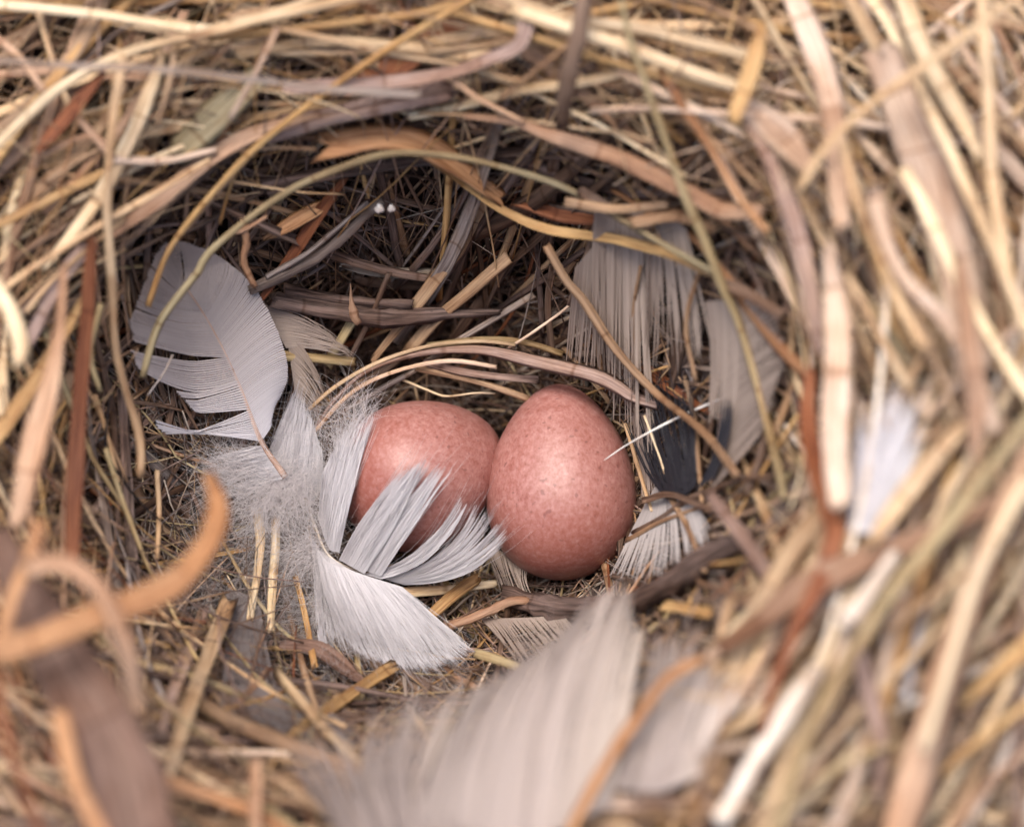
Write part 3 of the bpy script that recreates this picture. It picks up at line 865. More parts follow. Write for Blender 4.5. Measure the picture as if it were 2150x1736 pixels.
T([(1520, 1352), (1600, 1300), (1680, 1240), (1826, 1168), (1930, 1130), (2060, 1070), (2170, 1030)], 56, 'pinktan', 'blade', zabs=[3.4, 3.9, 4.4], clear=0.8, taper=[.6, 1, 1, .8, .6], curl=0.2, label='wide orange brown blade under the khaki straw')
T([(1703, 780), (1697, 880), (1715, 984), (1748, 1080), (1750, 1134), (1722, 1220), (1670, 1325), (1618, 1463), (1600, 1570)], 42, 'rust', 'blade', zabs=[3.3, 3.8, 4.3, 4.5, 4.5], clear=0.8,
  taper=[.6, .9, 1.2, 1.2, .8, .7, .6, .3], curl=0.3, label='long rust red blade bending down the right side')
T([(1490, 1040), (1545, 1110), (1590, 1175), (1645, 1270)], 34, 'mauve', 'stem', zabs=[2.6, 3.1], taper=[.8, 1, 1, 1], label='short mauve stalk pointing at the right egg', m=12)
T([(1490, 1186), (1583, 1172), (1640, 1160), (1720, 1148)], 10, 'gold', zabs=[2.3, 2.5])
T([(1532, 1262), (1510, 1350), (1497, 1411), (1475, 1530), (1458, 1770)], 24, 'tan', zabs=[3.2, 3.7, 4.0])
T([(1780, 1290), (1820, 1440), (1850, 1560), (1845, 1680)], 40, 'mauve', 'blade', d=0.8, taper='both')
T([(1860, 1330), (1960, 1250), (2080, 1170)], 14, 'tan', d=0.9)
T([(1640, 1690), (1760, 1610), (1880, 1560)], 15, 'khaki', d=0.9)
T([(2170, 1470), (2040, 1570), (1900, 1690)], 20, 'gold', d=0.9)
T([(2180, 1560), (2080, 1640), (1990, 1760)], 18, 'pinktan', d=0.9)
T([(1760, 1180), (1720, 1140), (1790, 1020), (1870, 960), (1990, 900)], 14, 'tan', d=0.6)
T([(1830, 1140), (1900, 1040), (1990, 930), (2040, 880)], 46, 'pale', 'blade', d=0.9, taper='both')
# left side
T([(-20, 590), (20, 650), (42, 720), (40, 760)], 46, 'cream', 'blade', zabs=[3.6, 3.6], taper=[1, 1, 1, .7], curl=-0.3, label='blunt cream blade end at the left edge')
T([(135, 560), (125, 690), (112, 780), (80, 900), (35, 1095)], 48, 'pinktan', 'blade', zabs=[3.2, 3.3, 3.4, 3.4], taper=[.3, .5, .7, 1, 1, .7], curl=0.2, label='tan twisted blade widening toward the left edge')
T([(180, 520), (120, 600), (60, 720)], 26, 'mauve', 'blade', d=0.7)
T([(222, 943), (253, 1036), (302, 1170), (347, 1255), (400, 1360), (440, 1420)], 10, 'khaki', zabs=[1.6, 1.3, 1.0, 0.9], label='fine pale green stem crossing the lower left of the cup')
T([(200, 830), (222, 900), (250, 1010)], 9, 'pale', d=0.4)
T([(212, 640), (190, 740), (210, 820)], 14, 'khaki', d=0.5)
T([(330, 990), (334, 1080), (330, 1170)], 12, 'pale', d=0.4)
T([(310, 830), (345, 780), (362, 745)], 4, 'white_hair', zabs=[1.2, 1.3], name='straw')
# cup floor
T([(541, 1080), (546, 1134), (540, 1200), (525, 1295)], 22, 'cream', 'flat', zabs=[0.1, 0.0], rag=0.8, label='speckled pale straw chip below the down, left one of a pair')
T([(580, 1090), (578, 1160), (572, 1230), (568, 1320)], 20, 'cream', 'flat', zabs=[0.12, 0.0], rag=0.8, label='speckled pale straw chip below the down, right one of a pair')
T([(512, 1214), (548, 1210)], 9, 'white_straw', zabs=[0.1, 0.1])
T([(620, 1210), (640, 1290), (660, 1400)], 16, 'gold', 'blade', zabs=[0.0, 0.1])
T([(310, 1262), (400, 1335), (520, 1420), (620, 1477), (725, 1524)], 11, 'pale', zabs=[1.2, 0.9, 1.0, 1.2], label='sharp pale straw slanting down right across the cup floor')
T([(455, 1492), (560, 1465), (672, 1422)], 8, 'gold', zabs=[1.0, 0.6])
T([(440, 1290), (500, 1370), (560, 1440), (700, 1530)], 8, 'khaki', zabs=[0.6, 0.9])
T([(830, 1395), (770, 1435), (700, 1482), (595, 1562)], 28, 'gold', 'blade', zabs=[0.3, 0.5, 0.8], curl=0.1, taper='cut', label='flat golden straw below the white feather')
T([(905, 1290), (960, 1242), (1000, 1215)], 28, 'gold', 'blade', zabs=[-0.1, 0.0], curl=0.1)
T([(845, 1244), (940, 1238), (1040, 1225)], 20, 'cream', 'flat', zabs=[-0.1, -0.2], label='pale yellow stem lying below the left egg')
T([(780, 1160), (815, 1190), (840, 1215)], 15, 'cream', zabs=[-0.2, -0.2])
T([(945, 1315), (1010, 1290), (1075, 1262), (1110, 1262)], 20, 'pinktan', 'twig', zabs=[0.2, 0.2], name='twig')
T([(1065, 1250), (1130, 1268), (1220, 1280), (1310, 1268), (1400, 1228), (1490, 1170), (1560, 1130)], 48, 'bark', 'twig', zabs=[0.0, 0.1, 0.3, 0.9], name='bark_strip', taper=[.8, 1.1, 1, 1, 1.1, .8], m=14, label='thick brown bark strip lying below the right egg')
T([(1395, 1272), (1440, 1278), (1492, 1288)], 28, 'gold', 'blade', zabs=[0.7, 0.9], rag=0.8)
T([(470, 1140), (520, 1230), (600, 1330), (700, 1380)], 8, 'khaki', zabs=[0.0, 0.1])
T([(590, 1355), (670, 1365), (760, 1430)], 30, 'mauve', 'blade', zabs=[0.2, 0.4], taper='both')
T([(1000, 1370), (1090, 1400), (1180, 1440)], 22, 'khaki', 'flat', zabs=[0.6, 1.2])
# lower rim
T([(285, 1570), (430, 1578), (580, 1582), (700, 1592), (760, 1610)], 16, 'blush', zabs=[2.4, 2.4], label='thin straight pink straw lying level near the bottom left')
T([(305, 1450), (380, 1500), (485, 1572)], 18, 'tan', zabs=[2.1, 2.1])
T([(350, 1640), (520, 1700), (640, 1770)], 34, 'orange', 'blade', d=0.8)
T([(535, 1600), (535, 1760)], 30, 'pinktan', 'blade', d=1.0)
T([(560, 1620), (680, 1700), (800, 1770)], 22, 'tan', d=0.7)
T([(1080, 1745), (1180, 1700), (1330, 1682), (1480, 1690), (1720, 1730)], 34, 'blush', 'blade', zabs=[3.9, 3.9], curl=0.2)
T([(1215, 1712), (1364, 1622), (1480, 1562), (1580, 1500)], 13, 'khaki', zabs=[3.9, 3.8])
T([(1380, 1745), (1500, 1620), (1600, 1480), (1680, 1330)], 18, 'gold', zabs=[3.4, 3.8])
T([(1500, 1470), (1580, 1420), (1640, 1350)], 12, 'khaki', zabs=[3.3, 3.5])

stuff.build('matted_straw', nest, kind='stuff')
fl = MB()
for (fu, fv, cnt) in ((560, 1200, 230), (500, 1180, 170), (610, 1270, 170), (450, 1260, 120), (640, 1350, 120), (540, 1330, 120), (700, 1440, 90), (420, 1150, 90), (380, 1230, 80)):
    down(fl, ps(fu, fv, 0.12), cnt, 0.7, 'fluff_grey', spread=1.0, cr=0.16, r=0.0015, curly=0.9)
fl.build('fluff', nest, label='grey downy fluff matted on the cup floor below the white feather', kind='stuff')

# ------------------------------------------------------------------ loose blades in front of the nest: things of their own
T([(-20, 1375), (80, 1345), (173, 1307), (347, 1238), (420, 1165), (452, 1105), (456, 1050), (440, 1005)], 58, 'orange', 'blade', zabs=[5.0, 4.9, 4.7, 4.4, 4.0], taper=[1.1, 1, .9, .95, .95, .9, .8, .4], curl=0.2,
  parent=None, name='loose_reed', label='curved bright orange grass blade hooking up beside the white down', cat='grass blade')
T([(85, 1100), (60, 1180), (28, 1255), (2, 1360), (-10, 1440)], 34, 'orange', 'blade', zabs=[4.6, 4.8], parent=None, name='loose_reed', label='narrow orange grass blade running down the left edge', cat='grass blade')
T([(0, 1120), (60, 1260), (130, 1390), (220, 1550), (290, 1800)], 185, 'leaf_brown', 'blade', zabs=[4.0, 4.3, 4.6], curl=0.35, taper=[.3, .6, .9, 1, 1.05], rag=0.1, m=16, parent=None, name='dry_leaf', label='broad dull brown dry leaf filling the lower left corner', cat='leaf')
T([(66, 1192), (120, 1180), (190, 1215), (240, 1290), (272, 1390), (285, 1490)], 52, 'pinktan', 'blade', zabs=[4.8, 4.9, 4.8, 4.3], curl=0.3, parent=None, name='loose_reed', label='arched pinkish brown grass blade curling over the broad brown leaf', cat='grass blade')
T([(-8, 1440), (10, 1530), (38, 1620), (90, 1770)], 24, 'rust', 'stem', zabs=[5.1, 5.1], parent=None, name='loose_stalk', label='red orange stem at the bottom left corner', cat='stem')
T([(125, 1500), (145, 1600), (175, 1680), (230, 1780)], 36, 'orange', 'blade', zabs=[5.0, 5.1], parent=None, name='loose_reed', label='golden orange grass blade over the lower end of the brown leaf', cat='grass blade')
T([(1470, 1382), (1395, 1430), (1330, 1520), (1270, 1610), (1190, 1760)], 28, 'orange', 'blade', zabs=[4.1, 4.3, 4.4], curl=-0.3, parent=None, name='loose_reed', label='curved brown orange grass blade lying over the beige feather', cat='grass blade')

# ------------------------------------------------------------------ eggs
def make_egg(name, cu, cv, cz, axis, L, Wd, label, seed):
    n, m = 64, 72
    th = np.linspace(0, math.pi, n)
    V = []
    for a in th:
        zc = math.cos(a)                                 # +1 pointed end, -1 blunt end
        rad = math.sin(a) * (1 - 0.19 * zc - 0.03 * zc * zc) * 0.985
        V.append((zc * L / 2, rad * Wd / 2))
    me = bpy.data.meshes.new(name)
    verts, faces = [], []
    for i in range(n):
        z, r = V[i]
        for j in range(m):
            b = 2 * math.pi * j / m
            verts.append((r * math.cos(b), r * math.sin(b), z))
    for i in range(n - 1):
        for j in range(m):
            faces.append((i * m + j, (i + 1) * m + j, (i + 1) * m + (j + 1) % m, i * m + (j + 1) % m))
    me.from_pydata(verts, [], faces)
    me.validate()
    for p in me.polygons: p.use_smooth = True
    me.materials.append(egg_mat('eggshell_' + name, seed))
    o = bpy.data.objects.new('egg', me)
    C.objects.link(o)
    o.location = pa(cu, cv, cz)
    o.rotation_mode = 'QUATERNION'
    o.rotation_quaternion = Vector(axis).normalized().to_track_quat('Z', 'Y')
    tag(o, label, 'egg', 'reddish brown eggs in the nest')
    return o


make_egg('egg', 1178, 1012, 0.02, (-0.03, 1.0, 0.12), 405 * PX * 1.015, 314 * PX * 1.005,
         'speckled reddish pink egg standing point up, right one of the two', 3.1)
make_egg('egg_b', 889, 990, -0.02, (0.80, 0.46, -0.42), 372 * PX, 312 * PX,
         'speckled reddish pink egg partly covered by white feather tips, left one of the two', 7.7)

# ------------------------------------------------------------------ feathers
def c3(l):
    return np.array([pa(u, v, z) for u, v, z in l])


def feather(name, label, rachis=None, rw=(0.05, 0.012), cat='feather', rmat='quill', group=None):
    P = c3(rachis) if rachis else None
    root = tag(empty(name, Vector(P[0]) if P is not None else (0, 0, 0)), label, cat, group)
    if P is not None:
        b = MB()
        Q = spline(P, 30)
        strand(b, Q, rw[0], rmat, 'stem', taper=list(np.linspace(1, rw[1] / rw[0], 6)), m=8)
        b.build('rachis', root)
    return root


# large grey feather left of the eggs: quill at the lower right, rounded tip at the upper left
g = feather('grey_feather', 'large smooth pale grey feather leaning on the left wall of the cup',
            [(600, 1002, 0.30), (548, 925, 0.42), (505, 815, 0.62), (462, 722, 0.85), (425, 655, 1.1), (392, 604, 1.35), (385, 585, 1.4)], (0.058, 0.008))
rb = [(548, 925, 0.42), (505, 815, 0.62), (462, 722, 0.85), (425, 655, 1.1), (388, 596, 1.38)]
b = MB()
barbs(b, c3(rb), c3([(585, 880, 0.45), (570, 770, 0.7), (530, 650, 0.95), (475, 580, 1.2), (392, 552, 1.42)]),
      c3([(560, 880, 0.42), (602, 800, 0.55), (592, 720, 0.72), (540, 612, 0.98), (470, 545, 1.25), (400, 520, 1.42), (380, 521, 1.42)]),
      105, 0.05, 'feather_grey', seg=14, jit=0.002, short=0.004, tipw=1.0, cover=0.88, ridge=1.1)
b.build('vane', g, kind='stuff')
b = MB()
# left vane in lobes with splits between them
LB = [((548, 925), (525, 862), [(470, 915), (440, 900)], [(335, 905), (350, 925)], 24, 0.05, 0.12),
      ((522, 858), (500, 800), [(440, 868), (420, 830)], [(415, 872), (372, 832)], 20, 0.012, 0.35),
      ((500, 802), (478, 752), [(400, 845), (390, 765)], [(300, 798), (282, 762)], 24, 0.014, 0.2),
      ((476, 750), (425, 655), [(380, 745), (350, 660)], [(290, 748), (284, 700), (300, 640)], 44, 0.010, 0.12),
      ((425, 655), (388, 596), [(350, 655), (378, 556)], [(300, 640), (318, 580), (345, 535), (382, 520)], 36, 0.006, 0.05)]
for k, (p0, p1, md, tp, nn, jt, cl) in enumerate(LB):
    zb = lambda q: float(np.interp(q[1], [596, 655, 722, 815, 925], [1.38, 1.1, 0.85, 0.62, 0.42]))
    barbs(b, c3([(*p0, zb(p0)), (*p1, zb(p1))]), c3([(*q, zb(q) + 0.1) for q in md]), c3([(*q, zb(q) + 0.0) for q in tp]),
          int(nn*0.62), 0.06, 'feather_grey', seg=12, jit=jt*0.4, cover=0.82, ridge=1.1, clump=cl, nclump=2, short=0.01, tipw=0.95, s0=0.2 * k, s1=0.2 * k + 0.2)
b.build('vane', g, kind='stuff')
b = MB()
barbs(b, c3([(556, 935, 0.42), (600, 1005, 0.3)]), c3([(500, 940, 0.35), (540, 1010, 0.25)]), c3([(425, 965, 0.35), (430, 1010, 0.2), (500, 1065, 0.1)]), 60, 0.012, 'feather_white', jit=0.05, clump=0.3, short=0.2, wave=0.03)
down(b, pa(600, 1010, 0.25), 540, 0.81, 'down', dirv=(-0.5, -0.45, 0.1), spread=0.60, cr=0.12, r=0.0017, curly=0.32)
down(b, pa(500, 985, 0.3), 300, 0.62, 'down', dirv=(-0.7, 0.1, 0.2), spread=0.68, cr=0.13, r=0.0017, curly=0.32)
down(b, pa(560, 1050, 0.15), 360, 0.56, 'down', dirv=(-0.1, -0.5, 0.0), spread=0.75, cr=0.14, r=0.0017, curly=0.32)
down(b, pa(640, 1050, 0.2), 240, 0.5, 'down', dirv=(0.3, -0.5, 0.0), spread=0.75, cr=0.10, r=0.0017, curly=0.32)
b.build('down', g, kind='stuff')

# bluish white feather tucked under its base
f = feather('white_feather', 'small bluish white feather tip between the grey feather and the left egg')
b = MB()
barbs(b, c3([(560, 965, 0.1), (640, 1060, 0.05), (668, 1040, 0.08)]), c3([(580, 900, 0.25), (640, 930, 0.3), (690, 970, 0.2)]), c3([(612, 835, 0.3), (625, 818, 0.3), (650, 860, 0.25), (668, 930, 0.2)]), 110, 0.022, 'feather_white', jit=0.012, short=0.05)
b.build('vane', f, kind='stuff')

# split white feather over the left egg
f = feather('white_feather', 'white downy feather with split tips lying over the left egg',
            [(640, 1045, 0.15), (664, 1110, 0.15), (690, 1165, 0.2), (745, 1197, 0.2), (835, 1222, 0.1)], (0.035, 0.012), rmat='white_straw')
b = MB()
# lobe rising beside the left egg
barbs(b, c3([(668, 1090, 0.2), (690, 1150, 0.25), (712, 1160, 0.25)]), c3([(672, 1000, 0.5), (700, 1030, 0.62), (738, 1040, 0.7)]), c3([(695, 955, 0.55), (722, 905, 0.55), (785, 868, 0.6), (770, 890, 0.65)]), 80, 0.022, 'feather_white', jit=0.02, clump=0.35, nclump=4, short=0.12, wave=0.01)
# lobe over the egg, two tips
barbs(b, c3([(712, 1175, 0.3), (765, 1205, 0.3)]), c3([(765, 1070, 0.75), (835, 1100, 0.75)]), c3([(850, 985, 0.9), (905, 958, 0.95)]), 52, 0.026, 'feather_white', jit=0.018, clump=0.35, nclump=3, short=0.12)
barbs(b, c3([(745, 1190, 0.3), (800, 1210, 0.28)]), c3([(800, 1085, 0.75), (865, 1105, 0.72)]), c3([(905, 965, 0.9), (950, 985, 0.88)]), 36, 0.024, 'feather_white', jit=0.014, clump=0.5, nclump=3, short=0.14)
# lobe curving right towards the second egg
barbs(b, c3([(765, 1205, 0.25), (800, 1215, 0.25)]), c3([(895, 1180, 0.35), (920, 1195, 0.35)]), c3([(968, 1040, 0.7), (985, 1060, 0.7)]), 30, 0.022, 'feather_white', jit=0.02, clump=0.4, nclump=4, short=0.1)
barbs(b, c3([(800, 1214, 0.2), (850, 1228, 0.15)]), c3([(950, 1190, 0.3), (985, 1230, 0.25)]), c3([(1000, 1050, 0.7), (1030, 1075, 0.7), (1064, 1105, 0.65), (1062, 1140, 0.6)]), 64, 0.019, 'feather_white', jit=0.022, clump=0.62, nclump=13, short=0.1)
b.build('vane', f, kind='stuff')
b = MB()
barbs(b, c3([(664, 1150, 0.2), (690, 1180, 0.3), (745, 1200, 0.32), (800, 1218, 0.3), (845, 1232, 0.2)]), c3([(675, 1270, 0.4), (730, 1285, 0.55), (800, 1275, 0.6), (850, 1270, 0.55), (905, 1285, 0.4)]),
      c3([(725, 1345, 0.2), (775, 1390, 0.22), (860, 1415, 0.25), (930, 1408, 0.25), (975, 1385, 0.22), (990, 1360, 0.2)]), 170, 0.0325, 'feather_white', seg=14, jit=0.008, clump=0.05, nclump=7, short=0.03, tipw=0.5)
barbs(b, c3([(664, 1150, 0.16), (745, 1200, 0.26), (845, 1232, 0.16)]), c3([(685, 1280, 0.34), (790, 1280, 0.5), (895, 1285, 0.34)]),
      c3([(715, 1370, 0.2), (840, 1430, 0.22), (960, 1425, 0.22), (1010, 1385, 0.2)]), 60, 0.012, 'feather_white', seg=14, jit=0.05, clump=0.3, nclump=12, short=0.08)
b.build('vane', f, kind='stuff')
b = MB()
barbs(b, c3([(655, 1130, 0.15), (690, 1180, 0.2)]), c3([(660, 1260, 0.2), (720, 1270, 0.25)]), c3([(680, 1420, 0.0), (720, 1340, 0.1), (760, 1350, 0.1)]), 70, 0.010, 'feather_white', jit=0.04, clump=0.4, nclump=7, wave=0.02)
down(b, pa(655, 1150, 0.15), 390, 0.75, 'down', dirv=(-0.4, -0.3, 0), spread=0.68, cr=0.1, r=0.0017, curly=0.32)
down(b, pa(690, 1270, 0.1), 255, 0.69, 'down', dirv=(-0.5, -0.4, 0), spread=0.60, cr=0.12, r=0.0017, curly=0.32)
down(b, pa(720, 930, 0.3), 165, 0.62, 'down', dirv=(-0.2, 0.5, 0), spread=0.52, cr=0.12, r=0.0017, curly=0.32)
down(b, pa(740, 870, 0.35), 90, 0.5, 'down', dirv=(0.3, 0.5, 0), spread=0.52, cr=0.1, r=0.0017, curly=0.32)
barbs(b, c3([(690, 1060, 0.2), (700, 1000, 0.3)]), c3([(700, 960, 0.35), (730, 930, 0.4)]), c3([(700, 880, 0.35), (800, 830, 0.45)]), 40, 0.008, 'feather_white', jit=0.06, wave=0.04, short=0.2)
b.build('down', f, kind='stuff')

# wispy tan feather behind the grey one
f = feather('tan_feather', 'wispy tan feather with loose wavy barbs right of the grey feather')
b = MB()
barbs(b, c3([(555, 645, 0.6), (600, 730, 0.4)]), c3([(650, 640, 0.55), (670, 730, 0.4)]), c3([(735, 745, 0.3), (745, 748, 0.3)]), 34, 0.014, 'feather_taupe', jit=0.02, clump=0.6, nclump=4, wave=0.02)
barbs(b, c3([(600, 690, 0.45), (620, 830, 0.25)]), c3([(660, 740, 0.4), (660, 860, 0.2)]), c3([(690, 830, 0.2), (665, 905, 0.1)]), 46, 0.012, 'feather_taupe', jit=0.03, clump=0.2, short=0.2)
b.build('vane', f, kind='stuff')

# large taupe feathers lining the right wall
f = feather('taupe_feather', 'long taupe feather standing on the back wall behind the right egg')
b = MB()
barbs(b, c3([(1250, 440, 2.0), (1300, 430, 2.0), (1350, 440, 2.0)]), c3([(1240, 640, 1.2), (1290, 640, 1.2), (1350, 650, 1.3)]), c3([(1240, 810, 0.45), (1295, 880, 0.45), (1365, 990, 0.6)]), 50, 0.04, 'feather_taupe', seg=16, jit=0.05, clump=0.14, nclump=7, short=0.16, tipw=0.25, clear=0.3, cover=0.85)
barbs(b, c3([(1210, 560, 1.4), (1260, 500, 1.7)]), c3([(1195, 690, 0.7), (1250, 680, 0.9)]), c3([(1192, 760, 0.45), (1240, 790, 0.45)]), 20, 0.03, 'feather_taupe', seg=12, jit=0.03, short=0.1, clear=0.25, cover=0.8)
b.build('vane', f, kind='stuff')
f = feather('taupe_feather', 'second taupe feather fanning downward over the black feather on the right wall')
b = MB()
barbs(b, c3([(1350, 450, 2.2), (1400, 455, 2.3), (1440, 480, 2.4)]), c3([(1365, 580, 1.7), (1420, 600, 1.8), (1470, 630, 1.9)]), c3([(1345, 775, 1.0), (1400, 790, 1.2), (1450, 800, 1.3), (1500, 780, 1.5)]), 46, 0.04, 'feather_taupe', seg=14, jit=0.07, clump=0.35, nclump=9, short=0.2, clear=0.34, cover=0.85, tipw=0.12)
b.build('vane', f, kind='stuff')
f = feather('taupe_feather', 'third taupe feather with slanting barbs at the right edge of the cup',
            [(1490, 1040, 1.2), (1510, 900, 1.7), (1530, 760, 2.1), (1545, 640, 2.4)], (0.03, 0.01))
b = MB()
barbs(b, c3([(1490, 1045, 1.2), (1510, 900, 1.7), (1530, 760, 2.1), (1545, 660, 2.3)]), c3([(1545, 990, 1.5), (1570, 840, 2.0), (1580, 720, 2.3), (1570, 640, 2.5)]), c3([(1600, 920, 1.9), (1640, 790, 2.4), (1640, 700, 2.7), (1600, 610, 2.7)]), 46, 0.05, 'feather_taupe', jit=0.012, short=0.06, tipw=0.5, cover=0.85, clear=0.3)
barbs(b, c3([(1480, 640, 2.0), (1545, 640, 2.3)]), c3([(1500, 760, 1.7), (1550, 780, 2.0)]), c3([(1480, 900, 1.2), (1530, 960, 1.4)]), 22, 0.04, 'feather_taupe', jit=0.02, short=0.08, tipw=0.5, cover=0.85, clear=0.3)
b.build('vane', f, kind='stuff')
f = feather('black_feather', 'black feather tucked between the taupe feathers beside the right egg')
b = MB()
barbs(b, c3([(1395, 1070, 0.5), (1425, 1075, 0.6), (1455, 1050, 0.8)]), c3([(1350, 960, 0.6), (1410, 930, 0.8), (1450, 900, 1.0)]), c3([(1345, 880, 0.6), (1350, 790, 0.8), (1385, 765, 0.9), (1440, 800, 1.1)]), 95, 0.022, 'feather_black', jit=0.10, clump=0.4, nclump=14, short=0.3, clear=0.36, seg=14)
barbs(b, c3([(1455, 1060, 0.9), (1490, 1040, 1.0)]), c3([(1500, 990, 1.1), (1525, 960, 1.3)]), c3([(1515, 860, 1.4), (1535, 880, 1.5)]), 16, 0.04, 'feather_black', jit=0.02, short=0.1, clear=0.45, seg=12)
down(b, pa(1370, 800, 0.9), 40, 0.4, 'feather_black', dirv=(-0.2, 0.9, 0), spread=0.35, cr=0.12, r=0.003, curly=0.25)
b.build('vane', f, kind='stuff')
f = feather('pale_feather', 'pale finely striped feather lying under the right egg on its lower right side')
b = MB()
barbs(b, c3([(1372, 1035, 0.35), (1395, 1030, 0.4), (1425, 1040, 0.45)]), c3([(1315, 1140, 0.2), (1395, 1140, 0.3), (1470, 1150, 0.5)]), c3([(1270, 1230, 0.1), (1340, 1260, 0.15), (1420, 1240, 0.3), (1475, 1190, 0.45)]), 60, 0.04, 'feather_pale', jit=0.03, clump=0.25, nclump=6, short=0.12, seg=12, cover=0.85)
barbs(b, c3([(1325, 880, 0.3), (1360, 880, 0.4)]), c3([(1350, 980, 0.3), (1390, 980, 0.4)]), c3([(1345, 1080, 0.2), (1400, 1070, 0.3)]), 20, 0.03, 'feather_taupe', jit=0.02, clump=0.2, short=0.1)
b.build('vane', f, kind='stuff')
f = feather('pale_feather', 'pale feather barbs fanning out beneath the gap between the two eggs')
b = MB()
barbs(b, c3([(1010, 1140, -0.1), (1060, 1160, -0.1), (1110, 1190, -0.1)]), c3([(1040, 1190, 0.0), (1090, 1215, 0.0)]), c3([(1060, 1262, 0.0), (1140, 1280, 0.0)]), 26, 0.012, 'feather_taupe', jit=0.03, short=0.15)
barbs(b, c3([(1010, 1300, 0.0), (1180, 1300, 0.2)]), c3([(1060, 1360, 0.1), (1210, 1350, 0.3)]), c3([(1100, 1460, 0.3), (1260, 1420, 0.5)]), 60, 0.012, 'feather_taupe', jit=0.07, clump=0.4, nclump=8, short=0.2)
b.build('vane', f, kind='stuff')

# smoke grey feathers woven into the lower left floor
f = feather('smoke_feather', 'flat smoky grey feather running down the cup floor at the lower left')
b = MB()
barbs(b, c3([(480, 1240, 0.3), (500, 1245, 0.3), (545, 1260, 0.3)]), c3([(480, 1370, 0.6), (520, 1390, 0.5), (560, 1390, 0.5)]), c3([(470, 1540, 1.2), (550, 1550, 1.1), (620, 1560, 1.0)]), 46, 0.016, 'feather_smoke', jit=0.02, seg=12, clump=0.1)
barbs(b, c3([(480, 1460, 0.9), (620, 1450, 0.8)]), c3([(560, 1530, 1.2), (700, 1510, 1.1)]), c3([(640, 1640, 1.8), (800, 1600, 1.7)]), 60, 0.016, 'feather_smoke', jit=0.03, seg=12, clump=0.15)
b.build('vane', f, kind='stuff')

# big blurred feather on the near rim
f = feather('beige_feather', 'big soft beige feather fanned over the near rim below the eggs')
b = MB()
barbs(b, c3([(860, 1790, 4.0), (980, 1800, 4.1), (1150, 1750, 4.1), (1280, 1690, 4.0)]), c3([(900, 1600, 3.8), (1020, 1500, 3.7), (1180, 1470, 3.7), (1325, 1470, 3.7)]),
      c3([(1000, 1430, 3.0), (1110, 1385, 2.9), (1225, 1290, 2.8), (1285, 1228, 2.8), (1322, 1240, 2.9), (1345, 1340, 3.1)]), 190, 0.05, 'feather_beige', seg=14, jit=0.022, clump=0.35, nclump=11, short=0.06, lift=0.15, tipw=0.3)
barbs(b, c3([(720, 1790, 3.9), (900, 1800, 4.0)]), c3([(760, 1640, 3.6), (900, 1580, 3.7)]), c3([(800, 1500, 3.1), (900, 1440, 3.0), (1030, 1415, 3.0)]), 110, 0.035, 'feather_beige', seg=12, jit=0.13, clump=0.3, nclump=14, short=0.22, tipw=0.15)
barbs(b, c3([(1000, 1600, 3.7), (1250, 1500, 3.7)]), c3([(1080, 1480, 3.4), (1270, 1380, 3.4)]), c3([(1060, 1340, 2.8), (1180, 1290, 2.8), (1330, 1215, 2.8)]), 60, 0.012, 'feather_beige', seg=12, jit=0.12, clump=0.4, nclump=12, short=0.15, tipw=0.1)
b.build('vane', f, kind='stuff')
f = feather('beige_feather', 'smaller whitish feather to the right of the big beige one, partly behind the orange blade')
b = MB()
barbs(b, c3([(1290, 1660, 3.9), (1380, 1670, 3.9), (1460, 1640, 3.8)]), c3([(1350, 1500, 3.7), (1420, 1500, 3.7), (1500, 1520, 3.7)]), c3([(1360, 1350, 3.1), (1410, 1325, 3.1), (1480, 1400, 3.2), (1560, 1510, 3.4)]), 80, 0.05, 'feather_beige', jit=0.05, clump=0.4, nclump=6, short=0.1, tipw=0.3, clear=0.6)
b.build('vane', f, kind='stuff')
f = feather('dusky_feather', 'dusky soft feather at the bottom edge to the left of the big beige one')
b = MB()
barbs(b, c3([(760, 1860, 4.2), (1050, 1850, 4.3)]), c3([(700, 1700, 3.9), (930, 1690, 4.0)]), c3([(590, 1570, 3.3), (700, 1540, 3.3), (830, 1550, 3.4), (960, 1600, 3.6), (1040, 1690, 3.8)]), 120, 0.05, 'feather_dusk', jit=0.12, clump=0.35, nclump=12, short=0.2, tipw=0.2, seg=12)
b.build('vane', f, kind='stuff')
f = feather('white_feather', 'bright white fluffy feather wedged among the straws on the right rim')
b = MB()
barbs(b, c3([(1780, 1120, 4.2), (1870, 1140, 4.2)]), c3([(1800, 980, 4.3), (1890, 990, 4.3)]), c3([(1795, 850, 4.2), (1840, 880, 4.2), (1875, 810, 4.2), (1935, 830, 4.2), (1940, 910, 4.2)]), 80, 0.033, 'feather_white', jit=0.12, clump=0.5, nclump=7, short=0.25, clear=0.7)
b.build('vane', f, kind='stuff')
f = feather('white_feather', 'white feather half hidden behind the khaki straw at the lower right')
b = MB()
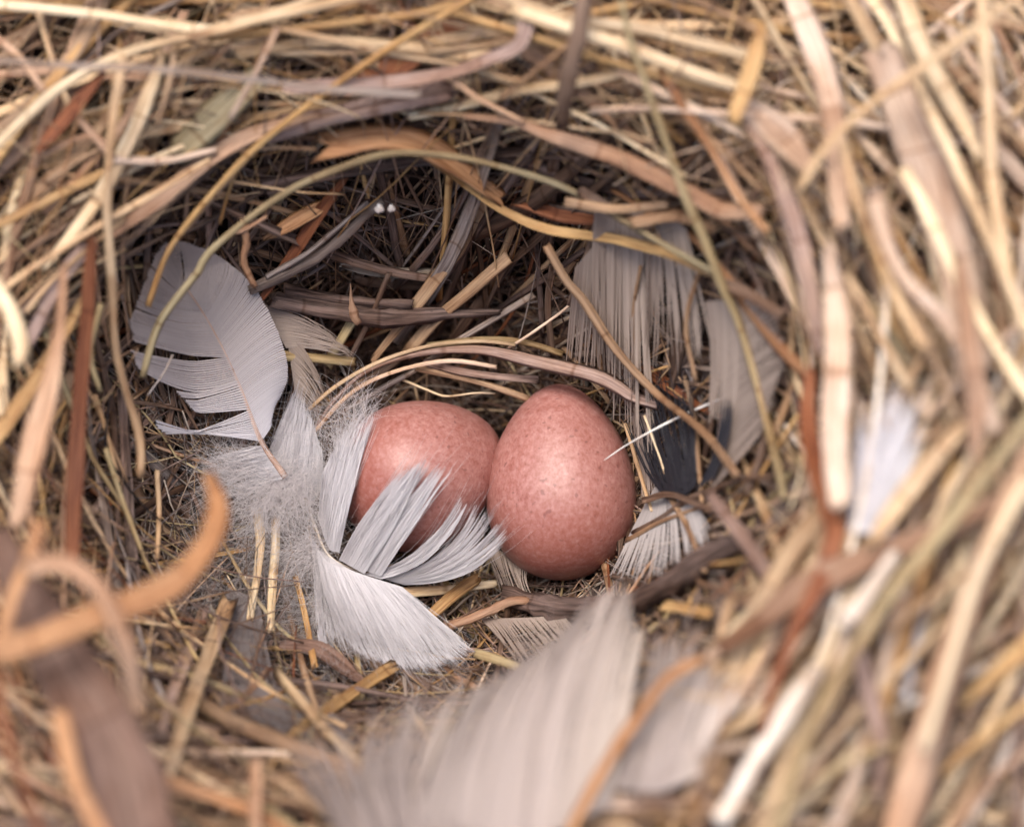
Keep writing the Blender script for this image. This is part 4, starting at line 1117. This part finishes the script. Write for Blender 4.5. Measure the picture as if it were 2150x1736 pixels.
barbs(b, c3([(1870, 1470, 3.9), (1900, 1480, 3.9)]), c3([(1840, 1370, 4.0), (1915, 1370, 4.0)]), c3([(1850, 1240, 4.0), (1935, 1230, 4.0)]), 60, 0.03, 'feather_white', jit=0.12, clump=0.3, nclump=6, clear=0.5, short=0.25)
b.build('vane', f, kind='stuff')

# ------------------------------------------------------------------ hairs
def hair_thing(pts, wpx, mat, label, name='hair', cat='hair'):
    P = spline(c3(pts), 24)
    b = MB()
    strand(b, P, wpx * PX, mat, 'stem', taper='both', m=6)
    return tag(b.build(name, None), label, cat)


hair_thing([(1268, 966, 0.85), (1330, 925, 1.0), (1440, 868, 1.3), (1560, 818, 1.8), (1670, 768, 2.3)], 4.6, 'white_hair', 'single straight white hair sticking out over the right egg')
hair_thing([(492, 1306, 0.9), (440, 1340, 0.8), (412, 1370, 0.8), (375, 1430, 1.0), (378, 1480, 1.2)], 5, 'black_hair', 'bent black hair on the lower left cup floor')
hair_thing([(235, 780, 1.6), (228, 860, 1.5), (222, 930, 1.4), (245, 990, 1.3), (310, 1070, 1.1), (380, 1120, 0.9)], 5, 'black_hair', 'long black hair left of the grey feather')
hair_thing([(1552, 740, 2.2), (1545, 800, 2.1), (1540, 860, 2.0)], 6, 'black_hair', 'short upright black hair at the right cup wall')
hair_thing([(1510, 960, 1.6), (1470, 1050, 1.2), (1430, 1130, 0.8), (1410, 1180, 0.7)], 5, 'black_hair', 'thin black hair crossing the pale feather below the right egg')

# two tiny white droppings on the grey twig
for k, (u, v, lb) in enumerate([(797, 438, 'tiny white speck on the weathered twig, larger one'), (822, 438, 'tiny white speck on the weathered twig, smaller one')]):
    bpy.ops.mesh.primitive_ico_sphere_add(subdivisions=3, radius=(10 if k == 0 else 8) * PX, location=pa(u, v, 1.5))
    o = bpy.context.object
    o.name = 'dropping'
    for vtx in o.data.vertices:
        vtx.co *= 1 + 0.12 * math.sin(vtx.co.x * 90 + vtx.co.y * 70)
    for p in o.data.polygons: p.use_smooth = True
    o.data.materials.append(MATS['white_hair'])
    tag(o, lb, 'dropping')
